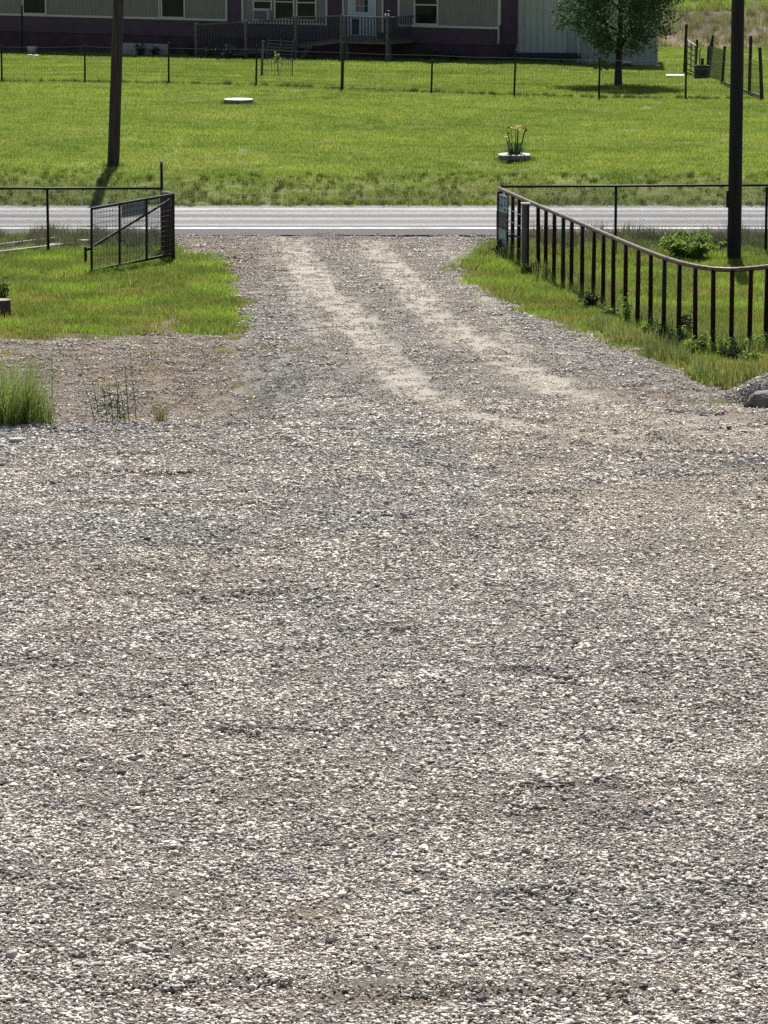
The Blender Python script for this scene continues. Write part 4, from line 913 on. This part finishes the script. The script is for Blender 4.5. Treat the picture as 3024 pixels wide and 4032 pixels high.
# uncut grass strip under the wire
r_ = random.Random(5); m = MB()
xx, yy = [], []
for a, b in zip(bases[:-1], bases[1:]):
    for k in range(34): q = a.lerp(b, r_.random()); xx.append(q.x); yy.append(q.y + r_.gauss(0, .06))
xx, yy = np.array(xx), np.array(yy)
sow('fence_line_grass', xx, yy, ROUGH_T, .35, .8, C(.7, .72, .7) * rng.uniform(.6, 1.2, (len(xx), 1)), 'dark uncut grass strip under the lawn fence')
def stake(bx, by, tx, ty, r, material, label, cat='post', name='fence_post', group=None, r1=None):
    b = G(bx, by); t = at_y(tx, ty, b.y); n = 4
    pts = [Vector((0, 0, -.15))] + [(t - b) * (k / n) for k in range(n + 1)]
    return tag(MB().tube(pts, [r] + [r + ((r1 or r) - r) * k / n for k in range(n + 1)], 9).build(name, material, loc=b), label, cat, group)
stake(86, 210, 86, 20, .04, M['black_metal'], 'tall thin dark post left of the first house window')
stake(405, 206, 402, 15, .04, M['black_metal'], 'tall thin dark post just left of the brown utility pole before the house')
stake(2695, 287, 2703, 95, .055, M['dark_wood'], 'tall dark timber post at the left side of the ladder gate')
stake(2738, 268, 2745, 155, .055, M['dark_wood'], 'shorter dark timber post at the right side of the ladder gate')
stake(2844, 331, 2854, 181, .05, M['dark_wood'], 'leaning timber post just left of the near-black pole')
stake(2950, 371, 2957, 141, .055, M['dark_wood'], 'tall timber post just right of the near-black pole')
b = G(2784, 305); t = at_y(2808, 136, b.y); root = empty('split_post', b); d = t - b
MB().tube([(0, 0, -.1), d * .4, d * .75, d * .97, d], [.085, .08, .07, .045, .01], 9).build('trunk', M['dark_wood'], root)
MB().tube([d * .3 + Vector((-.03, 0, 0)), d * .74 + Vector((-.10, 0, 0))], [.06, .045], 8).build('split_limb', M['dark_wood'], root)
tag(root, 'leaning split timber post with a jagged top behind the dark tub', 'post')
# ladder gate
g0, g1 = G(2702, 287), G(2738, 300); root = empty('ladder_gate', g0); dv = g1 - g0; zt6 = at_y(2707, 158, g0.y).z - g0.z
for k in range(6): MB().tube([(0, 0, .15 + k * (zt6 - .15) / 5), (dv.x, dv.y, .12 + k * (zt6 - .22) / 5)], .022 if k < 5 else .03, 8).build('rail', M['galv'] if k == 5 else M['dark_wire'], root)
for s in (.05, .5, .97): MB().tube([(dv.x * s, dv.y * s, .1), (dv.x * s, dv.y * s, zt6 - .1 * s)], .022, 8).build('upright', M['dark_wire'], root)
tag(root, 'small ladder-barred gate with pale top rail between two timber posts', 'gate')
# side mesh running back from the corner post
q0, q1, q2 = bases[-1], G(2950, 371), G(2844, 331); root = empty('side_wire_fence', q0); m = MB()
for a, b in ((q0, q1), (q1, q2), (q2, G(2790, 305))):
    n = int((b - a).length / .12)
    for k in range(n): q = a.lerp(b, k / n) - q0; m.tube([q + Vector((0, 0, .03)), q + Vector((0, 0, 1.15))], .0035, 3, False)
    for k in range(9): m.tube([a - q0 + Vector((0, 0, .05 + k * .13)), b - q0 + Vector((0, 0, .05 + k * .13))], .004, 3, False)
tag(m.build('woven_wire', M['dark_wire'], root), kind='stuff'); m = MB()
for a, b in ((q0, q1), (q1, q2)): m.bar(a - q0 + Vector((0, 0, .05)), b - q0 + Vector((0, 0, .05)), .04, .12)
m.build('ground_board', M['concrete'], root)
tag(root, 'wire mesh side fence running back behind the near-black pole', 'fence')
# tub of dark staves
p = G(2763, 313); root = empty('stave_tub', p); rr, n = .25, 14
for k in range(n):
    a = 2 * math.pi * k / n; MB().box(-.052, .052, -.02, .02, 0, .5).build('stave', M['trough'], root, loc=(rr * math.cos(a), rr * math.sin(a), 0)).rotation_euler = (0, 0, a + math.pi / 2)
for z in (.1, .38): MB().lathe([(rr + .022, z), (rr + .03, z), (rr + .03, z + .04), (rr + .022, z + .04), (rr + .022, z)], 24).build('hoop', M['dark_wire'], root)
MB().lathe([(0, .42), (rr - .02, .42)], 18).build('soil', M['soil'], root)
tag(root, 'dark blue-black stave tub beside the ladder gate', 'tub')
p = G(2757, 311); root = empty('hand_pump', (p.x, p.y + .32, h1(p.x, p.y)));
MB().tube([(-.0, 0, 0), (0, 0, .85), (.01, 0, 1.0), (.05, 0, 1.08)], .018, 7).build('hooked_rod', M['black_metal'], root); MB().tube([(.1, .05, 0), (.1, .05, .72)], .06, 9).build('body', M['black_metal'], root)
tag(root, 'black hooked rod and stub sticking up behind the dark tub', 'rod')
p = G(2658, 300); o = MB().box(-.33, .33, -.45, .45, 0, .05).build('white_slab', M['white'], loc=p); o.rotation_euler = (0, 0, SR); tag(o, 'flat white slab on the grass left of the ladder gate', 'slab')

# ------------------------------------------------------------------ sapling in its cage, bucket, board and shrubs by the house
p = G(1095, 297); root = empty('caged_sapling', p); r_ = random.Random(9)
pl, prt = G(1030, 296) - p, G(1150, 299) - p
MB().tube([pl + Vector((0, 0, -.1)), at_y(1036, 160, p.y + pl.y) - p], .045, 8).build('stake', M['deck'], root)
MB().tube([prt + Vector((0, 0, -.1)), prt + Vector((.02, 0, .58))], .02, 7).build('stake', M['dark_wire'], root)
m = MB(); n = 26; ra = abs(prt.x - pl.x) / 2; cxm = (pl.x + prt.x) / 2
for k in range(n): a = 2 * math.pi * k / n; m.tube([(cxm + ra * math.cos(a), ra * .8 * math.sin(a), 0), (cxm + ra * math.cos(a), ra * .8 * math.sin(a), .6)], .004, 3, False)
for z in (.02, .2, .4, .6): m.tube([(cxm + ra * math.cos(2 * math.pi * k / n), ra * .8 * math.sin(2 * math.pi * k / n), z) for k in range(n + 1)], .004, 3, False)
tag(m.build('wire_cage', M['dark_wire'], root), kind='stuff')
MB().tube([(0, 0, -.05), (-.02, 0, .45), (-.04, 0, .78)], [.014, .011, .006], 6).tube([(.05, 0, 0), (.12, 0, .3), (.15, 0, .55)], [.01, .008, .005], 5).build('stem', M['bark'], root)
m = MB()
for k in range(70):
    q = Vector((-.06 + r_.gauss(0, .07), r_.gauss(0, .06), r_.uniform(.45, .85))) if k < 48 else Vector((.16 + r_.gauss(0, .05), r_.gauss(0, .05), r_.uniform(.4, .62)))
    d = Vector((r_.gauss(0, 1), r_.gauss(0, 1), r_.gauss(0, .6))).normalized() * .09; s_ = d.cross(Vector((r_.gauss(0, 1), r_.gauss(0, 1), 1))).normalized() * .025; m.add([q, q + d * .5 - s_, q + d, q + d * .5 + s_], [(0, 1, 2), (0, 2, 3)])
m.build('foliage', M['bright_leaf'], root)
tag(root, 'small sapling inside a wire cage with one tall stake on the lawn', 'sapling')
p = G(127, 211); root = empty('bucket', p)
MB().lathe([(0, .01), (.17, .0), (.205, .25), (.215, .27), (.205, .29), (.19, .285)], 24).build('pail', M['plastic'], root, smooth=True); MB().lathe([(0, .30), (.21, .292), (.215, .27), (.21, .262)], 24).build('lid', M['white'], root)
tag(root, 'white lidded bucket on the grass at the far left by the house', 'bucket')
for k, (a, b) in enumerate(((120, 221), (143, 222))): rock('white_stone', G(a, b), (.22, .2, .08), M['white'], 40 + k, ('left', 'right')[k] + ' white stone lying at the foot of the lidded bucket', 'stone')
xa, zt7 = uv(480, 168, .6); xb, zb7 = uv(661, 197, .6); p = A0 + U * xa + Nn * .6; root = empty('pale_board', (p.x, p.y, 0), HR); gz_ = h1(p.x, p.y)
for k in range(3): MB().box(k * (xb - xa) / 3 + .006, (k + 1) * (xb - xa) / 3 - .006, 0, .04, gz_ - .02, zt7).build('panel', M['concrete'], root)
tag(root, 'pale low board propped along the house foot right of the brown pole', 'board')
for k, (a, d_, hh, sp) in enumerate(((555, 1.0, .42, .28), (610, 1.0, .38, .22), (750, 1.2, .5, .4), (830, 2.3, .55, .4), (900, 2.5, .5, .35), (1600, .9, .4, .35), (1680, .8, .5, .4), (1790, .7, .4, .4))):
    p = A0 + U * uv(a, 215, d_)[0] + Nn * d_; p.z = h1(p.x, p.y)
    leafy('foundation_shrub', p, ('left dark plant in front of the pale low board', 'right dark plant in front of the pale low board', 'dark shrub between the pale board and the ramp end', 'dark bushy plant at the low end of the ramp', 'dark plant under the lower ramp rail', 'dark plant just right of the porch deck', 'tallest dark plant under the right house window', 'dark plant near the right end of the house wall')[k], 'shrub', 16, hh * 1.3, sp, .16, 9, M['shrub'], 20 + k)

# ------------------------------------------------------------------ round lid and daylily planter on the lawn
p = G(939, 411); root = empty('round_lid', p)
MB().lathe([(.44, -.05), (.455, .02), (.455, .13), (.445, .155)], 40).build('rim', M['dirty_white'], root, smooth=True); MB().lathe([(.447, .156), (.42, .175), (.3, .185), (0, .19)], 40).build('top', M['white'], root, smooth=True)
tag(root, 'low round white-topped drum lying alone on the lawn', 'drum')
p = G(2025, 632); root = empty('tyre_planter', p); tr = .40
MB().lathe([(tr * .62, .02), (tr * .98, -.03), (tr * 1.02, .05), (tr * 1.0, .125), (tr * .97, .14)], 36, .012).build('tyre', M['dirty_white'], root, smooth=True)
MB().lathe([(tr * .975, .141), (tr * .90, .165), (tr * .68, .16), (tr * .62, .12), (tr * .62, .02)], 36, .012).build('painted_rim', M['white'], root, smooth=True)
MB().lathe([(0, .125), (tr * .63, .115)], 24).build('soil', M['soil'], root)
tag(root, 'white-painted tyre planter on the lawn near the road', 'planter')
root = empty('daylily', p + Vector((.02, 0, .115))); root.scale = (1.35, 1.35, 1.08); r_ = random.Random(4); m = MB()
for k in range(110):
    a = r_.uniform(0, 6.283); d0 = .13 * r_.random(); L_ = r_.uniform(.16, .34); out = r_.uniform(.05, .2); w_ = .012; ca, sa = math.cos(a), math.sin(a); n0 = len(m.v)
    for t, hh in ((0, 0), (.4, .62), (.75, .95), (1, .85)):
        ww = w_ * (1 - t * .85); q = Vector((ca * (d0 + out * t), sa * (d0 + out * t), L_ * hh)); m.v += [tuple(q + Vector((-sa * ww, ca * ww, 0))), tuple(q - Vector((-sa * ww, ca * ww, 0)))]
    for i in range(3): m.f.append((n0 + 2 * i, n0 + 2 * i + 1, n0 + 2 * i + 3, n0 + 2 * i + 2))
m.build('leaves', M['lily_leaf'], root)
for k, (dx, dz, ob) in enumerate(((-.15, .60, 0), (-.08, .62, 1), (-.17, .42, 1), (.01, .60, 1), (.045, .64, 2), (.06, .57, 1), (.16, .56, 0), (.19, .60, 0), (-.12, .46, 0))):
    yy_ = r_.uniform(-.1, .1); st = MB().tube([(dx * .4, yy_ * .4, 0), (dx * .75, yy_ * .8, dz * .6), (dx, yy_, dz)], [.008, .007, .005], 6).build('flower_stem', M['lily_leaf'], root)
    if ob:
        f = MB()
        for j in range(6):
            a = j * math.pi / 3 + k; q = Vector((dx, yy_, dz)); L_ = .075 if ob > 1 else .055; d = Vector((math.cos(a), math.sin(a), .55)); s_ = Vector((-math.sin(a), math.cos(a), 0)) * L_ * .3
            f.add([q, q + d * L_ * .6 + s_, q + d * L_ * 1.1 + Vector((0, 0, -.01)), q + d * L_ * .6 - s_], [(0, 1, 2), (0, 2, 3)])
        f.build('flower', M['petal'], st)
    else:
        for j in range(3): MB().lathe([(0, 0), (.012, .015), (.012, .035), (0, .055)], 7).build('bud', M['bright_leaf'], st, loc=(dx + r_.gauss(0, .02), yy_, dz + r_.uniform(-.03, .02)))
tag(root, 'clump of orange daylilies growing in the white tyre planter', 'flowers')

# ------------------------------------------------------------------ tree
b = G(2434, 336); tree = empty('shade_tree', b); r_ = random.Random(12); tr = MB()
tr.tube([(0, 0, -.1), (0, 0, .05), (.0, 0, .5), (.02, 0, 1.05), (.05, .02, 2.0), (.06, 0, 3.2), (.03, 0, 4.6)], [.17, .14, .12, .11, .085, .055, .02], 12)
tips = []
def limb(p, d, L_, r0, dep):
    q = p + d * L_ * .5 + Vector((r_.gauss(0, .05), r_.gauss(0, .05), .03)); e = p + d * L_ + Vector((0, 0, .12 * L_)); tr.tube([p, q, e], [r0, r0 * .75, r0 * .45], 6)
    tips.append(q); tips.append(e)
    if dep:
        for _ in range(3 if dep > 1 else 2):
            a = Vector((d.x + r_.gauss(0, .55), d.y + r_.gauss(0, .55), d.z + r_.gauss(.05, .35))).normalized(); limb(q.lerp(e, r_.uniform(.2, 1)), a, L_ * r_.uniform(.5, .7), r0 * .45, dep - 1)
limb(Vector((0, 0, 1.0)), Vector((-.42, -.1, .9)).normalized(), 1.3, .06, 2); limb(Vector((.02, 0, 1.15)), Vector((.4, .1, .9)).normalized(), 1.2, .05, 2)
for k in range(11):
    z = 1.5 + k * .27; a = k * 2.4 + .3; limb(Vector((.04, 0, z)), Vector((math.cos(a), math.sin(a), .55)).normalized(), r_.uniform(1.3, 1.7) * (1 if z < 3 else .75), .042, 2)
tr.build('trunk', M['bark'], tree, smooth=True)
lf = MB()
def env(z): return 2.15 * max(0, min(1, (z - .85) / 1.35)) ** .8 * (1 if z < 3.2 else max(.0, 1 - ((z - 3.2) / 2.4) ** 2) ** .5)
cl_ = [q for q in tips if math.hypot(q.x, q.y) < env(q.z) * 1.08 + .1]
while len(cl_) < 760:
    z = r_.uniform(1.2, 5.4); a = r_.uniform(0, 6.283); rr = env(z) * math.sqrt(r_.uniform(.12, 1)); cl_.append(Vector((rr * math.cos(a) * 1.02, rr * math.sin(a), z + .12 * math.sin(a * 3))))
cl_ += [Vector((-.55 + r_.gauss(0, .12), -.1, .75 + r_.gauss(0, .12))) for _ in range(6)]
for q in cl_:
    if r_.random() < .10: continue
    for _ in range(26):
        c0 = q + Vector((r_.gauss(0, .15), r_.gauss(0, .15), r_.gauss(0, .11))); d = Vector((r_.gauss(0, 1), r_.gauss(0, 1), r_.gauss(-.35, .6))).normalized() * r_.uniform(.09, .15)
        s_ = d.cross(Vector((r_.gauss(0, 1), r_.gauss(0, 1), r_.gauss(0, 1)))).normalized() * d.length * .34; lf.add([c0, c0 + d * .45 - s_, c0 + d, c0 + d * .45 + s_], [(0, 1, 2), (0, 2, 3)])
tag(lf.build('crown', M['leaf'], tree), kind='stuff')
tag(tree, 'young dark green shade tree standing before the grey shed', 'tree')

# ------------------------------------------------------------------ plants and small things in the yard
GC = [(.22, .33, .06), (.17, .25, .05), (.26, .32, .09), (.13, .20, .045), (.30, .28, .12)]
for k, (a, b_, n, rad, hh, lab) in enumerate(((30, 1675, 980, .36, .98, 'dense tall green grass clump at the left edge of the gravel pad'), (150, 1678, 240, .22, .60, 'lower right half of the tall green grass at the left pad edge'))):
    p = G(a, b_); p.y += .22; p.z = h1(p.x, p.y); blades_obj('tall_grass_clump', p, lab, 'grass clump', n, rad, hh * .3, hh * 1.1, .005, .012, .34, GC, 60 + k)
p = G(455, 1672); p.y += .25; p.z = h1(p.x, p.y)
root = empty('seeding_weed', p); m = MB(); r_ = random.Random(8)
for dx, hh, ln in ((-.28, .62, -.16), (-.22, .6, -.1), (-.05, .62, -.05), (.05, .7, -.06), (.12, .62, -.1), (.26, 1.05, -.08), (.0, .55, .02), (-.12, .5, -.06), (.16, .85, -.05)):
    m.tube([(dx, 0, -.02), (dx + ln * .4, 0, hh * .5), (dx + ln, 0, hh)], [.006, .005, .003], 5)
m.build('stalk', M['lily_leaf'], root); lf = MB()
for _ in range(150):
    q = Vector((r_.gauss(-.02, .16), r_.gauss(0, .07), r_.uniform(.1, .48))); d = Vector((r_.gauss(0, 1), r_.gauss(0, .6), r_.uniform(.1, 1))).normalized() * r_.uniform(.05, .12); s_ = d.cross(Vector((0, 1, .2))).normalized() * .007; lf.add([q, q + d * .5 - s_, q + d, q + d * .5 + s_], [(0, 1, 2), (0, 2, 3)])
lf.build('foliage', M['shrub'], root); tag(root, 'sprawling weed with thin seed stalks at the edge of the gravel pad', 'weed')
p = G(630, 1668); p.y += .2; p.z = h1(p.x, p.y); blades_obj('grass_tuft', p, 'small yellowish grass tuft right of the sprawling weed', 'grass clump', 70, .09, .2, .42, .005, .009, .35, [(.20, .19, .06), (.16, .18, .05)], 71)
p = G(205, 1600); p.z = h1(p.x, p.y); o = MB().tube([(0, 0, 0), (.01, 0, .35), (.0, 0, .75)], [.006, .005, .003], 5).build('seed_stalk', M['lily_leaf'], loc=p); tag(o, 'single thin dark seed stalk beside the tall grass clump', 'weed')
# bush beyond the pipe fence, weeds among the pickets
leafy('leafy_weed_bush', G(2712, 1024), 'bright green bushy weed left of the near-black pole base', 'bush', 70, .62, .62, .13, 24, M['bright_leaf'], 31, droop=.45)
leafy('leafy_weed', G(2840, 985), 'darker low weed between the bushy weed and the near-black pole', 'weed', 16, .3, .25, .1, 10, M['shrub'], 32)
for k, (a, b_, hh, sp, mt, lab) in enumerate(((2465, 1280, .55, .06, 'bright_leaf', 'slender climbing weed against a picket in the middle of the pipe fence'), (2698, 1335, .5, .12, 'shrub', 'tall dark spiky weed between two pickets of the pipe fence'), (2680, 1345, .28, .16, 'bright_leaf', 'low bright weed at the foot of the dark spiky weed'), (2910, 1395, .3, .3, 'bright_leaf', 'bright green leafy weed at the right end of the pipe fence'), (3000, 1380, .35, .3, 'bright_leaf', 'bright leafy weed at the right picture edge under the pipe fence'), (2110, 1085, .25, .2, 'shrub', 'dark weed at the foot of the folded gate'), (1975, 1010, .3, .2, 'shrub', 'dark weed under the blue board'), (2180, 1095, .22, .2, 'shrub', 'weed under the pickets right of the folded gate'), (10, 1190, .55, .18, 'bright_leaf', 'yellow-green leafy weed behind the stump at the left edge'))):
    leafy('leafy_weed', G(a, b_), lab, 'weed', 16 if sp > .1 else 7, hh, sp, .085, 14, M[mt], 80 + k)
for k, (a, b_) in enumerate(((2330, 1210), (2395, 1245), (2560, 1318), (2618, 1338), (2770, 1385), (2835, 1402), (2880, 1425), (2950, 1432), (2715, 1398), (2645, 1375))):
    leafy('leafy_weed', G(a, b_), ('first', 'second', 'third', 'fourth', 'sixth', 'eighth', 'ninth', 'last', 'seventh', 'fifth')[k] + ' low weed from the gate in the row along the pipe fence foot', 'weed', 14, random.uniform(.2, .38), random.uniform(.14, .26), .085, 12, M['bright_leaf' if k % 3 else 'shrub'], 140 + k)['group'] = 'weeds along the pipe fence foot'
p = G(2, 1240); root = empty('tree_stump', p)
MB().lathe([(.175, -.05), (.17, .05), (.16, .24), (.165, .25)], 22, .03).build('bark', M['stump'], root); MB().lathe([(0, .262), (.17, .255), (.172, .248)], 22, .03).build('cut_top', M['cut_wood'], root)
tag(root, 'short dark stump with a pale cut top at the left picture edge', 'stump')
# pile of gravel on the right
pc = G(3065, 1570); root = empty('gravel_pile', pc); n = 42; V_, F_ = [], []
for j in range(n):
    for i in range(n):
        u_, v_ = (i / (n - 1) * 2 - 1), (j / (n - 1) * 2 - 1); rr = math.hypot(u_, v_ * (1.0 if v_ > 0 else 1.35)); h = .46 * max(0, 1 - rr ** 1.25) ** 1.0 * (1 if v_ > -.1 else max(0, 1 - ((-v_ - .1) / .42) ** 2)) + (.06 * math.sin(7 * u_ + 4 * v_) + .04 * math.sin(13 * u_ - 9 * v_ + 1)) * max(0, 1 - rr)
        V_.append((u_ * .88, v_ * 1.0, h - .05))
F_ = [(j * n + i, j * n + i + 1, (j + 1) * n + i + 1, (j + 1) * n + i) for j in range(n - 1) for i in range(n - 1)]
me = np_mesh('heap', np.array(V_), np.array(F_)); set_col(me, np.repeat(C(.30, .27, .24), len(V_), 0)); obj('heap', me, M['fines'], root)
k = []
while len(k) < 7000:
    a_, b2 = random.randrange(n - 1), random.randrange(n - 1); u_, v_ = random.random(), random.random(); i0 = b2 * n + a_
    q = np.array(V_[i0]) * (1 - u_) * (1 - v_) + np.array(V_[i0 + 1]) * u_ * (1 - v_) + np.array(V_[i0 + n]) * (1 - u_) * v_ + np.array(V_[i0 + n + 1]) * u_ * v_
    if q[2] > -.045: k.append(q)
k = np.array(k); n_ = len(k); SING = []
for i_ in range(12):
    V2, T2 = HULLS[i_]; m_ = np_mesh('pile_stone', V2, T2); set_col(m_, np.repeat(PAL[i_ % len(PAL)][None], len(V2), 0)); m_.materials.append(M['stone']); SING.append(m_)
o = scatter('pile_stones', k, rng.uniform(-.6, .6, (n_, 3)) * np.array([[1, 1, 6]]), np.repeat(.014 * np.exp(rng.normal(0, .4, (n_, 1))), 3, 1), np.repeat(rng.uniform(.45, .8, (n_, 1)), 3, 1), SING, root)
tag(root, 'grey gravel pile at the right edge of the drive', 'gravel pile')
rock('grey_boulder', G(3008, 1612), (.50, .36, .30), M['boulder'], 90, 'large grey angular boulder in front of the gravel pile at the right edge', 'rock', rz=.4)
rock('dark_rock', G(2962, 1612), (.24, .2, .14), M['rock_dark'], 91, 'smaller brown-black rock left of the large grey angular boulder', 'rock', rz=1.0)
# loose single things on the gravel
o = MB().box(-.085, .085, -.07, .07, 0, .055).build('white_block', M['rock_pale'], loc=G(63, 1742)); o.rotation_euler = (0, 0, .25); tag(o, 'pale flat block lying on the gravel at the left pad edge', 'block')
for k, (a, b_, sz, mt, lab) in enumerate(((8, 1758, .09, 'rock_pale', 'pale stone at the left edge just below the pale flat block'), (478, 3052, .07, 'rock_dark', 'dark rounded rock standing out in the gravel at the lower left'), (806, 3035, .055, 'rock_dark', 'reddish dark rock right of the dark rounded rock in the lower gravel'), (820, 3312, .06, 'rock_dark', 'dark flat rock in the lower middle left of the gravel'), (2032, 3392, .07, 'rock_pale', 'pale flat rock right of centre in the lower gravel'), (2650, 3735, .075, 'rock_dark', 'long black rock at the lower right of the gravel'), (2705, 3715, .05, 'rock_dark', 'small black rock beside the long black rock'), (1897, 3950, .07, 'rock_dark', 'dark blue-grey rock at the bottom edge of the gravel'), (1300, 3715, .06, 'rock_dark', 'dark angular rock at the right end of the bare reddish patch'), (45, 3770, .075, 'rock_pale', 'pale angular rock at the lower left corner of the gravel'), (320, 3800, .065, 'rock_pale', 'long pale flat rock near the lower left corner'), (1450, 3640, .075, 'rock_pale', 'long white flake of stone above the bare reddish patch'), (2290, 2790, .055, 'rock_dark', 'dark rock alone in the right middle of the gravel'), (580, 2130, .07, 'rock_dark', 'dark rock alone in the upper left of the gravel pad'), (2870, 1690, .07, 'rock_dark', 'dark stone below the gravel pile'))):
    p = G(a, b_); sx = 1.7 if 'flat' in lab or 'long' in lab or 'flake' in lab else 1.1; rock('rock', p, (sz * sx, sz, sz * (.4 if sx > 1.5 else .75)), M[mt], 100 + k, lab, 'rock', rz=.3 * (k % 5) - .5)
